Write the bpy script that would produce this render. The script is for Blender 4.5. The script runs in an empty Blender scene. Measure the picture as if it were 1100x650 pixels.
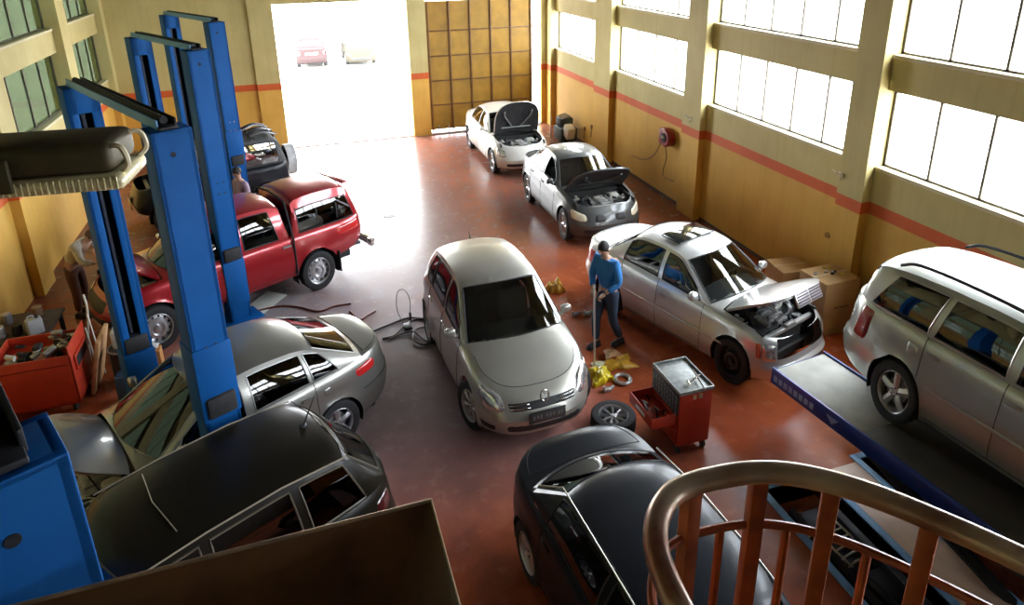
import bpy, bmesh, math, random
import numpy as np
from mathutils import Vector, Matrix
rnd = random.Random(7)
D = bpy.data
col = bpy.context.scene.collection
PI = math.pi

# ---------------------------------------------------------------- materials
MATS = {}
def nodes_of(name):
    m = D.materials.new(name); m.use_nodes = True
    nt = m.node_tree; b = nt.nodes['Principled BSDF']
    return m, nt, b
def mat(name, colr, rough=.5, metal=0., coat=0., noise=0., nscale=8., bump=0., spec=.5, emit=None, estr=0., sheen=0.):
    if name in MATS: return MATS[name]
    m, nt, b = nodes_of(name)
    c = (*colr, 1.)
    b.inputs['Base Color'].default_value = c
    b.inputs['Roughness'].default_value = rough
    b.inputs['Metallic'].default_value = metal
    b.inputs['Coat Weight'].default_value = coat
    b.inputs['Coat Roughness'].default_value = .06
    b.inputs['Specular IOR Level'].default_value = spec
    if emit:
        b.inputs['Emission Color'].default_value = (*emit, 1.); b.inputs['Emission Strength'].default_value = estr
    if noise or bump:
        tc = nt.nodes.new('ShaderNodeTexCoord'); n = nt.nodes.new('ShaderNodeTexNoise')
        n.inputs['Scale'].default_value = nscale; n.inputs['Detail'].default_value = 5.
        nt.links.new(tc.outputs['Object'], n.inputs['Vector'])
        if noise:
            r = nt.nodes.new('ShaderNodeValToRGB')
            r.color_ramp.elements[0].position = .3; r.color_ramp.elements[1].position = .7
            r.color_ramp.elements[0].color = (*[max(0, v*(1-noise)) for v in colr], 1.)
            r.color_ramp.elements[1].color = (*[min(1, v*(1+noise)) for v in colr], 1.)
            nt.links.new(n.outputs['Fac'], r.inputs['Fac']); nt.links.new(r.outputs['Color'], b.inputs['Base Color'])
        if bump:
            bp = nt.nodes.new('ShaderNodeBump'); bp.inputs['Strength'].default_value = bump; bp.inputs['Distance'].default_value = .01
            nt.links.new(n.outputs['Fac'], bp.inputs['Height']); nt.links.new(bp.outputs['Normal'], b.inputs['Normal'])
    MATS[name] = m
    return m
def paint(name, c, metal=.55, rough=.32, coat=1.):
    return mat(name, c, rough, metal, coat, noise=.04, nscale=3.)
def glass(name, tint=(.3, .32, .32), refl=(1, 1, 1), base=.0, ior=1.45):
    if name in MATS: return MATS[name]
    m = D.materials.new(name); m.use_nodes = True; nt = m.node_tree; nt.nodes.clear()
    out = nt.nodes.new('ShaderNodeOutputMaterial'); mix = nt.nodes.new('ShaderNodeMixShader')
    tr = nt.nodes.new('ShaderNodeBsdfTransparent'); gl = nt.nodes.new('ShaderNodeBsdfGlossy')
    tr.inputs['Color'].default_value = (*tint, 1.); gl.inputs['Color'].default_value = (*refl, 1.); gl.inputs['Roughness'].default_value = .02
    geo = nt.nodes.new('ShaderNodeNewGeometry'); dt = nt.nodes.new('ShaderNodeVectorMath'); dt.operation = 'DOT_PRODUCT'
    nt.links.new(geo.outputs['Incoming'], dt.inputs[0]); nt.links.new(geo.outputs['Normal'], dt.inputs[1])
    def mth(op, a, b=None, cl=False):
        x = nt.nodes.new('ShaderNodeMath'); x.operation = op; x.use_clamp = cl; nt.links.new(a, x.inputs[0])
        if b is not None: x.inputs[1].default_value = b
        return x
    ab = mth('ABSOLUTE', dt.outputs['Value']); om = mth('SUBTRACT', ab.outputs[0], 1.); ab2 = mth('ABSOLUTE', om.outputs[0]); pw = mth('POWER', ab2.outputs[0], 4.5)
    r0 = ((ior-1)/(ior+1))**2; sc_ = mth('MULTIPLY', pw.outputs[0], 1-r0 if ior > 1.2 else .25); ma = mth('ADD', sc_.outputs[0], r0+base, True)
    nt.links.new(ma.outputs[0], mix.inputs[0])
    nt.links.new(tr.outputs[0], mix.inputs[1]); nt.links.new(gl.outputs[0], mix.inputs[2]); nt.links.new(mix.outputs[0], out.inputs[0])
    MATS[name] = m
    return m
rubber = mat('rubber', (.018, .018, .02), .75, noise=.3, nscale=20)
blackp = mat('black_plastic', (.02, .02, .022), .5)
dark = mat('dark_void', (.012, .012, .013), .8)
chrome = mat('chrome', (.8, .8, .8), .15, 1.)
alloy = mat('alloy', (.62, .62, .64), .35, .85)
steelm = mat('steel_grey', (.35, .35, .36), .45, .8, noise=.2, nscale=20)
castm = mat('cast_metal', (.42, .42, .41), .5, .6, noise=.35, nscale=18)
seatm = mat('seat_cloth', (.045, .047, .052), .85, noise=.2, nscale=30)
trimm = mat('dash_plastic', (.035, .037, .04), .6)
lampm = mat('lamp_reflector', (.78, .79, .78), .18, .8, 1., noise=.35, nscale=14)
lampw = mat('lamp_milky', (.72, .68, .52), .25, .1, 1., noise=.15, nscale=10)
tailm = mat('tail_lamp', (.55, .02, .02), .2, 0, 1.)
orangel = mat('indicator_lamp', (.62, .12, .06), .25, 0, 1.)
cglass = glass('car_glass', (.22, .24, .24), base=.05)
cglass_l = glass('car_glass_light', (.45, .48, .47), base=.05)
cglass_d = glass('car_glass_dark', (.04, .045, .05), base=.03)
whitep = mat('white_plate', (.75, .75, .73), .5)

# ---------------------------------------------------------------- mesh helpers
def tag(o, label=None, cat=None, group=None, kind=None):
    if label: o['label'] = label
    if cat: o['category'] = cat
    if group: o['group'] = group
    if kind: o['kind'] = kind
    return o
def empty(name, loc, rz=0., scale=(1, 1, 1)):
    o = D.objects.new(name, None); col.objects.link(o); o.location = loc; o.rotation_euler = (0, 0, rz); o.scale = scale
    o.empty_display_size = .2
    return o
class MB:
    def __init__(s): s.v = []; s.f = []; s.m = []
    def add(s, vs, fs, mi=0):
        b = len(s.v); s.v += [tuple(map(float, p)) for p in vs]; s.f += [tuple(b+i for i in f) for f in fs]; s.m += [mi]*len(fs); return s
    def xf(s, M, start=0):
        for i in range(start, len(s.v)): s.v[i] = tuple(M @ Vector(s.v[i]))
        return s
    def box(s, x0, x1, y0, y1, z0, z1, mi=0):
        vs = [(x, y, z) for x in (x0, x1) for y in (y0, y1) for z in (z0, z1)]
        return s.add(vs, [(0, 1, 3, 2), (4, 6, 7, 5), (0, 4, 5, 1), (2, 3, 7, 6), (0, 2, 6, 4), (1, 5, 7, 3)], mi)
    def rbox(s, x0, x1, y0, y1, z0, z1, r=.02, mi=0, M=None, seg=2):
        bm = bmesh.new(); bmesh.ops.create_cube(bm, size=1.)
        for v in bm.verts: v.co = Vector(((x0+x1)/2+v.co.x*(x1-x0), (y0+y1)/2+v.co.y*(y1-y0), (z0+z1)/2+v.co.z*(z1-z0)))
        r = min(r, .49*abs(x1-x0), .49*abs(y1-y0), .49*abs(z1-z0))
        bmesh.ops.bevel(bm, geom=list(bm.edges), offset=r, segments=seg, profile=.5, affect='EDGES')
        bm.verts.index_update()
        vs = [(M @ v.co if M else v.co.copy()) for v in bm.verts]
        s.add(vs, [tuple(v.index for v in f.verts) for f in bm.faces], mi); bm.free(); return s
    def cyl(s, p, q, r, r2=None, n=14, caps=True, mi=0):
        p = Vector(p); q = Vector(q); d = (q-p).normalized(); a = d.orthogonal().normalized(); b = d.cross(a); r2 = r if r2 is None else r2
        vs = [];
        for c, rr in ((p, r), (q, r2)):
            for i in range(n):
                t = 2*PI*i/n; vs.append(c+(a*math.cos(t)+b*math.sin(t))*rr)
        fs = [(i, (i+1) % n, n+(i+1) % n, n+i) for i in range(n)]
        if caps: fs += [tuple(range(n-1, -1, -1)), tuple(range(n, 2*n))]
        return s.add(vs, fs, mi)
    def lathe(s, prof, n=28, M=None, mi=0, closed=False):
        # prof (r, h) rings about local z
        vs = []
        for r, h in prof:
            for i in range(n):
                t = 2*PI*i/n; p = Vector((r*math.cos(t), r*math.sin(t), h)); vs.append(M @ p if M else p)
        fs = []; k = len(prof)
        for j in range(k if closed else k-1):
            j2 = (j+1) % k
            for i in range(n): fs.append((j*n+i, j*n+(i+1) % n, j2*n+(i+1) % n, j2*n+i))
        return s.add(vs, fs, mi)
    def tube(s, pts, r, n=8, mi=0, closed=False, caps=True):
        pts = [Vector(p) for p in pts]; k = len(pts); vs = []; pa = None
        for i, p in enumerate(pts):
            if closed: d = pts[(i+1) % k]-pts[i-1]
            else: d = pts[min(i+1, k-1)]-pts[max(i-1, 0)]
            d = d.normalized() if d.length > 1e-9 else Vector((0, 0, 1))
            if pa is None: pa = d.orthogonal().normalized()
            pa = (pa-d*pa.dot(d)); pa = pa.normalized() if pa.length > 1e-6 else d.orthogonal().normalized()
            b = d.cross(pa); rr = r[i] if isinstance(r, (list, tuple)) else r
            for j in range(n):
                t = 2*PI*j/n; vs.append(p+(pa*math.cos(t)+b*math.sin(t))*rr)
        fs = []
        for i in range(k if closed else k-1):
            i2 = (i+1) % k
            for j in range(n): fs.append((i*n+j, i*n+(j+1) % n, i2*n+(j+1) % n, i2*n+j))
        if caps and not closed: fs += [tuple(range(n-1, -1, -1)), tuple(range((k-1)*n, k*n))]
        return s.add(vs, fs, mi)
    def grid(s, P, mi=0, flip=False):
        # P array [a][b] of points
        a = len(P); b = len(P[0]); vs = [p for row in P for p in row]
        fs = [(i*b+j, i*b+j+1, (i+1)*b+j+1, (i+1)*b+j) for i in range(a-1) for j in range(b-1)]
        if flip: fs = [f[::-1] for f in fs]
        return s.add(vs, fs, mi)
    def ball(s, c, r, sc=(1, 1, 1), n=12, mi=0):
        prof = [(max(1e-4, r*math.sin(PI*i/8)), -r*math.cos(PI*i/8)) for i in range(9)]
        M = Matrix.Translation(c) @ Matrix.Diagonal((*sc, 1))
        return s.lathe(prof, n, M, mi)
    def build(s, name, m, parent=None, smooth=35., kind=None, loc=None, fixn=True):
        me = D.meshes.new(name); me.from_pydata(s.v, [], s.f); me.update()
        for mm in (m if isinstance(m, (list, tuple)) else [m]): me.materials.append(mm)
        if max(s.m, default=0) > 0: me.polygons.foreach_set('material_index', s.m)
        bm = bmesh.new(); bm.from_mesh(me)
        bmesh.ops.remove_doubles(bm, verts=bm.verts, dist=1e-5)
        if fixn: bmesh.ops.recalc_face_normals(bm, faces=bm.faces)
        bm.to_mesh(me); bm.free()
        if smooth:
            me.polygons.foreach_set('use_smooth', [True]*len(me.polygons)); me.set_sharp_from_angle(angle=math.radians(smooth))
        o = D.objects.new(name, me); col.objects.link(o)
        if parent is not None: o.parent = parent
        if loc is not None: o.location = loc
        if kind: o['kind'] = kind
        return o
def thing_mesh(mb, name, m, label, cat, group=None, **k):
    o = mb.build(name, m, **k); return tag(o, label, cat, group)
def copy_tree(o, parent=None):
    c = o.copy(); col.objects.link(c); c.parent = parent
    for ch in list(o.children): copy_tree(ch, c)
    return c
def catmull(pts, n=6):
    pts = [Vector(p) for p in pts]; P = [pts[0]*2-pts[1]]+pts+[pts[-1]*2-pts[-2]]; out = []
    for i in range(1, len(P)-2):
        for k in range(n):
            t = k/n; a, b, c, d = P[i-1:i+3]
            out.append(.5*((2*b)+(c-a)*t+(2*a-5*b+4*c-d)*t*t+(-a+3*b-3*c+d)*t**3))
    out.append(pts[-1]); return out
def R3(ax, deg): return Matrix.Rotation(math.radians(deg), 4, ax)
def T3(x, y, z): return Matrix.Translation((x, y, z))
# ---------------------------------------------------------------- wheels
RIMS = {}
def rim_mesh(style, R):
    key = (style, round(R, 3))
    if key in RIMS: return RIMS[key]
    # wheel in local coords: axis +Y is outward
    mb = MB(); M = R3('X', -90)   # z -> y
    rr = R*.66
    mb.lathe([(rr, -.10), (rr*.98, -.02), (rr*1.02, .065), (rr*.98, .075), (rr*.93, .06), (rr*.91, -.02), (rr*.91, -.08)], 32, M)
    hy = .045
    if style in ('five', 'seven', 'ten', 'steel', 'cap'):
        n = dict(five=5, seven=7, ten=9, steel=12, cap=8)[style]
        if style == 'steel':
            mb.lathe([(.02, .03), (rr*.35, .035), (rr*.45, .065), (rr*.6, .06), (rr*.72, .02)], 32, M)
            for k in range(n):
                a = 2*PI*k/n; w = rr*.13
                c, s = math.cos(a), math.sin(a)
                def P(r, t, h): return (r*c-t*s, h, r*s+t*c)
                mb.add([P(rr*.7, -w, .022), P(rr*.7, w, .022), P(rr*.94, w, .0), P(rr*.94, -w, .0)], [(0, 1, 2, 3)])
            mb.lathe([(rr*.2, .03), (rr*.2, .085), (rr*.1, .09), (.001, .09)], 16, M)
        else:
            for k in range(n):
                a = 2*PI*k/n+PI/2; c, s = math.cos(a), math.sin(a)
                w0 = rr*(.17 if n < 6 else .10 if n < 8 else .07); w1 = rr*(.2 if n < 6 else .13 if n < 8 else .09)
                if style == 'cap': w0 = rr*.12; w1 = rr*.2
                rows = []
                for q in range(5):
                    t = q/4; r = rr*(.16+.78*t); w = w0+(w1-w0)*t**1.5; h = hy+.012*math.sin(PI*t)+(-.0 if t < .9 else .004)
                    rows.append([(r*c-u*s, h-abs(u)/w*.018, r*s+u*c) for u in (-w, -w*.5, 0, w*.5, w)])
                mb.grid(rows)
                rows2 = [[(p[0], p[1]-.03, p[2]) for p in r_] for r_ in rows]; mb.grid(rows2, flip=True)
                for e in (0, 4): mb.grid([[r_[e] for r_ in rows], [r_[e] for r_ in rows2]])
            mb.lathe([(rr*.24, .0), (rr*.24, hy), (rr*.15, hy+.008), (rr*.13, hy+.004), (.001, hy+.006)], 20, M)
            for k in range(5):
                a = 2*PI*k/5+.6; mb.cyl((rr*.19*math.cos(a), hy-.01, rr*.19*math.sin(a)), (rr*.19*math.cos(a), hy+.012, rr*.19*math.sin(a)), .008, n=6, mi=1)
    # dark drum behind
    mb.lathe([(rr*.9, -.03), (.001, -.03)], 24, M, mi=1)
    mb.lathe([(rr*.62, -.012), (rr*.62, -.004), (rr*.2, -.004)], 24, M, mi=2)
    RIMS[key] = mb
    return mb
TYRES = {}
def tyre_mesh(R, w):
    mb = MB(); M = R3('X', -90); rr = R*.665; h = w/2
    mb.lathe([(rr, -h*.85), (rr*1.04, -h*.98), (R*.86, -h*1.04), (R*.95, -h*.96), (R*.99, -h*.8), (R, -h*.4), (R, h*.4), (R*.99, h*.8), (R*.95, h*.96), (R*.86, h*1.04), (rr*1.04, h*.98), (rr, h*.85)], 36, M, closed=True)
    for k in (-.5, -.17, .17, .5): mb.lathe([(R*1.002, h*k-.006), (R*.985, h*k), (R*1.002, h*k+.006)], 36, M)
    return mb
def wheel(parent, x, y, R, w, style, rimmat, out=1, steer=0., name='wheel', lift=0.):
    t = tyre_mesh(R, w).build(name, rubber, parent)
    t.location = (x, y, R+lift); t.rotation_euler = (0, 0, (0 if out > 0 else PI)+steer)
    rm = rim_mesh(style, R)
    off = w/2-.08
    m2 = MB(); m2.v = [(a, b+off, c) for a, b, c in rm.v]; m2.f = list(rm.f); m2.m = list(rm.m)
    key = ('rimobj', style, round(R, 3), rimmat.name, round(w, 3))
    if key in TYRES:
        o = D.objects.new('rim', TYRES[key]); col.objects.link(o); o.parent = t
    else:
        o = m2.build('rim', [rimmat, blackp, steelm], t); TYRES[key] = o.data
    o['label'] = 'metal wheel rim'
    return t

# ---------------------------------------------------------------- car builder
def L(tab):
    xs = [p[0] for p in tab]; ys = [p[1] for p in tab]
    if xs[0] > xs[-1]: xs = xs[::-1]; ys = ys[::-1]
    xs = np.array(xs, float); ys = np.array(ys, float)
    def f(x):
        # smoothed interpolation
        x = float(x); s = 0.
        for d, w in ((-.06, .25), (0, .5), (.06, .25)): s += w*np.interp(x+d, xs, ys)
        return s
    return f
FS = [0, .04, .1, .17, .24, .31, .38, .45, .52, .59, .66, .73, .80, .87, .92, .96, 1.]
TS = [0, .2, .4, .6, .78, .9, 1.]
DEF = dict(zl=.17, prof=[(0, .90), (.05, .955), (.15, .985), (.3, 1.), (.5, 1.), (.62, .995), (.66, .985), (.8, .975), (.9, .955), (.96, .93), (1., .90)],
           nf=2.7, nr=3.0, arch=.05)
def build_car(root, S):
    S = {**DEF, **S}
    P, body_extra = S['paint'], []
    W = S['W']; wf, wr = S['wf'], S['wr']; R = S['R']
    xA = S.get('xA', wf-.05); xR = S.get('xR', wr+.05)
    zb = L(S['belt']); zc_ = L(S['mid']); prof = L([(a*1., b) for a, b in S['prof']])
    profv = [float(np.interp(f, [p[0] for p in S['prof']], [p[1] for p in S['prof']])) for f in FS]
    nose = lambda f: float(np.interp(f, [p[0] for p in S['nose']], [p[1] for p in S['nose']]))
    tail = lambda f: float(np.interp(f, [p[0] for p in S['tail']], [p[1] for p in S['tail']]))
    pf = lambda f: float(np.interp(f, [p[0] for p in S['prof']], [p[1] for p in S['prof']]))
    pl = L(S.get('plan', [(tail(.3), .955), (wr, .985), (0, 1.), (wf, .985), (nose(.3), .95)]))
    zl = L(S.get('low', [(tail(0), S['zl']+.1), (wr-.1, S['zl']+.02), (wr+.4, S['zl']), (wf-.4, S['zl']), (nose(0), S['zl']+.02)]))
    def side(c, f):
        if -1 <= c <= 1:
            x = xR+(xA-xR)*(c+1)/2; y = W*pf(f)*pl(x)
        elif c > 1:
            t = min(c-1, 1)*PI/2; e = 2/S['nf']; x = xA+(nose(f)-xA)*math.sin(t)**e; y = W*pf(f)*pl(x)*max(0., math.cos(t))**e
        else:
            t = min(-1-c, 1)*PI/2; e = 2/S['nr']; x = xR+(tail(f)-xR)*math.sin(t)**e; y = W*pf(f)*pl(x)*max(0., math.cos(t))**e
        z = zl(x)+(zb(x)-zl(x))*f
        return np.array((x, y, z))
    def c_of(x): return -1+2*(x-xR)/(xA-xR)
    def nrm(c, f):
        a = side(c+.004, f)-side(c-.004, f); b = side(c, min(1, f+.01))-side(c, max(0, f-.01)); n = np.cross(a, b); l = np.linalg.norm(n)
        n = n/l if l > 1e-9 else np.array((1., 0, 0))
        p = side(c, f); ctr = np.array(((xA+xR)/2*0+p[0]*.5, 0, p[2]))
        if np.dot(n, p-ctr) < 0: n = -n
        return n
    doors = S.get('doors', [])
    xs = set(np.round(np.arange(xR, xA+.001, .075), 4).tolist()+[xA])
    for d in doors+[S['gh'][0]['cs']]:
        if xR < d < xA:
            xs = {x for x in xs if abs(x-d) > .03}; xs.add(d)
    xs = sorted(xs)
    NA = 12
    def arc(n_):
        c_ = sorted([(2/PI)*math.asin((s_/10)**(n_/2)) for s_ in range(1, 10)]+[t_/NA for t_ in range(4, NA+1)]); o_ = []
        for v_ in c_:
            if not o_ or v_-o_[-1] > .022: o_.append(v_)
        o_[-1] = 1.; return o_
    cs = [-1-v_ for v_ in arc(S['nr'])[::-1]]+[c_of(x) for x in xs]+[1+v_ for v_ in arc(S['nf'])]
    NC = len(cs); NR = len(FS)
    G = np.array([[side(c, f) for f in FS] for c in cs])     # [col][row][3]
    # wheel arches
    Ra = R+S['arch']; kill = np.zeros((NC-1, NR-1), bool)
    for wx in (wf, wr):
        wz = R
        ins = np.array([[math.hypot(G[i, j, 0]-wx, G[i, j, 2]-wz) < Ra and G[i, j, 1] > W*.45 for j in range(NR)] for i in range(NC)])
        kz = np.zeros_like(kill)
        for i in range(NC-1):
            for j in range(NR-1):
                if ins[i, j] and ins[i+1, j] and ins[i, j+1] and ins[i+1, j+1]: kz[i, j] = True
        kill |= kz
        for i in range(NC):
            for j in range(NR):
                d = math.hypot(G[i, j, 0]-wx, G[i, j, 2]-wz)
                if ins[i, j]:
                    a = math.atan2(G[i, j, 2]-wz, G[i, j, 0]-wx)
                    G[i, j, 0] = wx+Ra*math.cos(a); G[i, j, 2] = wz+Ra*math.sin(a); G[i, j, 1] += .012
                elif d < Ra+.05 and G[i, j, 1] > W*.45: G[i, j, 1] += .012*(1-(d-Ra)/.05)
    # groups of faces for both sides
    groups = {}
    def put(key, quad, sgn):
        groups.setdefault(key, MB()).add([(p[0], p[1]*sgn, p[2]) for p in quad], [(0, 1, 2, 3) if sgn > 0 else (3, 2, 1, 0)])
    bf = S.get('bumper_f', .42); br = S.get('bumper_r', .42)
    def key_side(i, j):
        c = (cs[i]+cs[i+1])/2; f = (FS[j]+FS[j+1])/2; x = (G[i, j, 0]+G[i+1, j, 0])/2
        if c > 1.0 and x > wf+Ra*.6 and f < bf and S.get('sep_bumper', True): return 'front_bumper'
        if c < -1.0 and x < wr-Ra*.6 and f < br and S.get('sep_bumper', True): return 'rear_bumper'
        if f > .1:
            for k in range(len(doors)-1):
                if doors[k+1] < (G[i, NR-1, 0]+G[i+1, NR-1, 0])/2 < doors[k]: return ('door', k)
        return 'body'
    holes = S.get('holes', [])
    for i in range(NC-1):
        for j in range(NR-1):
            if kill[i, j]: continue
            c = (cs[i]+cs[i+1])/2; f = (FS[j]+FS[j+1])/2
            if any(a < c < b and e < f < g for a, b, e, g in holes): continue
            k = key_side(i, j)
            for sg in (1, -1):
                kk = k if not isinstance(k, tuple) else (*k, sg)
                put(kk, (G[i, j], G[i+1, j], G[i+1, j+1], G[i, j+1]), sg)
    # cap surface
    xf1 = nose(1.); xr1 = tail(1.)
    def cap(i, t):
        p = G[i, NR-1]; k = 1.
        k = min(1., max(0., (xf1-p[0])/.22))**.5*min(1., max(0., (p[0]-xr1)/.16))**.5
        return (p[0], p[1]*t, p[2]+(zc_(p[0])-zb(p[0]))*(1-t**2.3)*k)
    ghf = S['gh'][0]; ghl = S['gh'][-1]
    hood0 = S.get('hoodx', ghf['cx']+.03); trunk0 = S.get('trunkx', None)
    hood_open = S.get('hood_open', 0)
    seam = MB()
    hoodcells = []; 
    for i in range(NC-1):
        x = (G[i, NR-1, 0]+G[i+1, NR-1, 0])/2
        for q in range(len(TS)-1):
            t = (TS[q]+TS[q+1])/2; quad = (cap(i, TS[q]), cap(i+1, TS[q]), cap(i+1, TS[q+1]), cap(i, TS[q+1]))
            if x > hood0 and t < .9: key = 'hood'
            elif trunk0 is not None and x < trunk0 and t < .9: key = 'trunk_lid'
            elif x > ghf['cs']-.35: key = 'body' if x > ghf['cx']+(ghf['cs']-ghf['cx'])*t*t-.03 or t > .9 else 'dash'
            elif x < ghl['rs']+(S.get('shelf_len', .35) if trunk0 is not None else .1): key = 'body' if (x < ghl['rs']+.02) else 'shelf'
            elif S.get('bed') and S['bed'][0] > x > S['bed'][1]: continue
            elif t > .9: key = 'body'
            else: continue
            if key == 'hood': hoodcells.append(quad)
            if key in ('dash', 'shelf'): quad = tuple((a_, b_*.96, c_-.06) for a_, b_, c_ in quad)
            for sg in (1, -1): put(key, quad, sg)
    # hood underside, rotation
    hz = zc_(hood0)
    if hood_open:
        hb = groups['hood']; n0 = len(hb.v)
        und = [(a, b*.97, c-.035) for a, b, c in hb.v]; hb.add(und, [f[::-1] for f in hb.f[:]], 1)
        xm = [q for q in hoodcells]
        # rim strip
        colsH = [i for i in range(NC) if G[i, NR-1, 0] > hood0]
        for sg in (1, -1):
            rows = [[(cap(i, .9)[0], sg*cap(i, .9)[1], cap(i, .9)[2]), (cap(i, .9)[0], sg*cap(i, .9)[1]*.97, cap(i, .9)[2]-.035)] for i in colsH]
            hb.grid(rows, 0, flip=sg > 0)
        # ribs on the underside
        for sg in (-1, 1):
            hb.tube([(hood0+.1, sg*.1, hz-.06), (hood0+(xf1-hood0)*.55, sg*.4, zc_(hood0+(xf1-hood0)*.55)-.11), (xf1-.25, sg*.42, zc_(xf1-.25)-.12)], .02, 6, 2)
        hb.tube([(hood0+.12, -.45, hz-.08), (hood0+.12, .45, hz-.08)], .02, 6, 2)
        Mh = T3(hood0, 0, hz) @ R3('Y', -hood_open) @ T3(-hood0, 0, -hz)
        hb.xf(Mh)
        for sg in (-1, 1):
            a = Mh @ Vector((hood0+.45, sg*.62, hz-.06))
        hm = S.get('hood_under', mat('hood_liner', (.03, .03, .032), .85, noise=.3))
        hood_mats = [P, hm, S.get('hood_rib', P)]
    else: hood_mats = [P]
    body_o = None
    def seam_line(pts, r=.0045): seam.tube(pts, r, 5)
    off = .001
    # door seams, hood seams
    def side_line(x, f0, f1, sg, n=12):
        i = min(range(NC), key=lambda a: abs(G[a, NR-1, 0]-x)+(0 if -1.01 <= cs[a] <= 1.01 else 9))
        pts = []
        for j in range(NR):
            if f0 <= FS[j] <= f1:
                if any(math.hypot(G[i, j, 0]-wx, G[i, j, 2]-R) < Ra+.004 for wx in (wf, wr)): continue
                pts.append((G[i, j, 0], sg*(G[i, j, 1]+off), G[i, j, 2]))
        return pts
    for sg in (1, -1):
        for d in doors:
            p = side_line(d, .1, 1., sg)
            if len(p) > 1: seam_line(p)
        if doors:
            i0 = [i for i in range(NC) if doors[-1]-.01 <= G[i, NR-1, 0] <= doors[0]+.01]
            p = [(G[i, 2, 0], sg*(G[i, 2, 1]+off), G[i, 2, 2]) for i in i0 if not any(math.hypot(G[i, 2, 0]-wx, G[i, 2, 2]-R) < Ra+.03 for wx in (wf, wr))]
            if len(p) > 1: seam_line(p)
        if not hood_open:
            seam_line([(cap(i, .9)[0], sg*cap(i, .9)[1], cap(i, .9)[2]+off) for i in range(NC) if G[i, NR-1, 0] > hood0], .004)
        if trunk0 is not None:
            seam_line([(cap(i, .9)[0], sg*cap(i, .9)[1], cap(i, .9)[2]+off) for i in range(NC) if G[i, NR-1, 0] < trunk0], .004)
    for x, on in ((trunk0, trunk0 is not None),):
        if on:
            i = min(range(NC), key=lambda a: abs(G[a, NR-1, 0]-x))
            seam_line([(cap(i, t)[0], sg*cap(i, t)[1], cap(i, t)[2]+off) for sg, t in [(-1, .9), (-1, .6), (-1, .3), (1, 0), (1, .3), (1, .6), (1, .9)]], .005)
    bodyb = groups.pop('body')
    bodyb.add(seam.v, seam.f, 1)
    # ---------------- greenhouses
    def yb(x):
        y = W*pf(1.)*pl(x)
        if x < xR:
            s = min(1., (xR-x)/(xR-tail(1.))); a = math.asin(min(1., s**(S['nr']/2))); y *= max(.6, math.cos(a)**(2/S['nr']))
        return y
    for gi, g in enumerate(S['gh']):
        gm = g.get('mat')      # own material for soft tops
        tgt = MB() if gm else bodyb
        ctr = [Vector((g['cx'], 0, g.get('cz', zc_(g['cx'])))), Vector((g['wt'][0], 0, g['wt'][1]))]+[Vector((x, 0, z)) for x, z in g.get('roof', [])]+[Vector((g['rt'][0], 0, g['rt'][1])), Vector((g['rb'][0], 0, g['rb'][1]))]
        wr0, wr1 = g['wr']; sw = g.get('sweep', .14); sw2 = g.get('sweep2', .08); dr = g.get('drop', .055)
        xa, xb_ = g['wt'][0], g['rt'][0]
        wrf = lambda x: wr0+(wr1-wr0)*(xa-x)/(xa-xb_)
        edg = [Vector((g['cs'], yb(g['cs'])-.005, zb(g['cs'])))]
        for p in ctr[1:-1]:
            k = (xa-p.x)/(xa-xb_); edg.append(Vector((p.x-sw*(1-k)+sw2*k, wrf(p.x), p.z-dr)))
        edg.append(Vector((g['rs'], yb(g['rs'])-.005, g.get('rz', zb(g['rs'])))))
        C = []; E = []; seg = []
        ns = [10]+[5]*(len(ctr)-3)+[9]
        for k in range(len(ctr)-1):
            for q in range(ns[k]):
                t = q/ns[k]; C.append(ctr[k].lerp(ctr[k+1], t)); E.append(edg[k].lerp(edg[k+1], t)); seg.append(k)
        C.append(ctr[-1]); E.append(edg[-1])
        for it in range(2):
            C = [C[0]]+[(C[i-1]+C[i]*2+C[i+1])/4 for i in range(1, len(C)-1)]+[C[-1]]
            E = [E[0]]+[(E[i-1]+E[i]*2+E[i+1])/4 for i in range(1, len(E)-1)]+[E[-1]]
        TT = [0, .22, .44, .64, .8, .92, 1.]
        def top(i, t): return (C[i].x+(E[i].x-C[i].x)*t*t, E[i].y*t, C[i].z+(E[i].z-C[i].z)*t**2.6)
        last = len(ctr)-2; n = len(seg)
        gl_w = MB(); gl_r = MB()
        for i in range(n):
            first = i == 0 or seg[i-1] != seg[i]; lst = i == n-1 or seg[i+1] != seg[i]
            for q in range(6):
                quad = [top(i, TT[q]), top(i+1, TT[q]), top(i+1, TT[q+1]), top(i, TT[q+1])]
                dest = tgt
                if q < 5 and seg[i] == 0 and not lst and g.get('front_glass', True): dest = gl_w
                if q < 5 and seg[i] == last and not first and not (lst) and g.get('rear_glass', True): dest = gl_r
                if g.get('sunroof') and q < g.get('sunq', 2) and g['sunroof'][1] < quad[0][0] and quad[1][0] < g['sunroof'][0] and seg[i] not in (0, last):
                    dest = None
                for sg in (1, -1):
                    if dest is not None: dest.add([(a, b*sg, c) for a, b, c in quad], [(0, 1, 2, 3)])
        GM = S.get('glass', cglass); rubm = blackp
        if gl_w.v: gl_w.build('windscreen', S.get('wglass', GM), root, smooth=60)
        if gl_r.v: gl_r.build('rear_window', S.get('rglass', GM), root, smooth=60)
        # rubber line round the glass
        ob = MB()
        def ring(i0, i1):
            pts = [top(i0, t) for t in TT[:6]]; full = [(a, -b, c) for a, b, c in pts[::-1]]+pts
            edge = [top(i, .92) for i in range(i0, i1+1)]
            pts2 = [top(i1, t) for t in TT[:6]]; full2 = pts2[::-1]+[(a, -b, c) for a, b, c in pts2]
            return full+edge+full2+[(a, -b, c) for a, b, c in edge[::-1]]
        if gl_w.v: ob.tube(ring(0, ns[0]-1), .009, 5, closed=True)
        if gl_r.v: ob.tube(ring(n-ns[-1]+1, n-1), .009, 5, closed=True)
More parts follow.
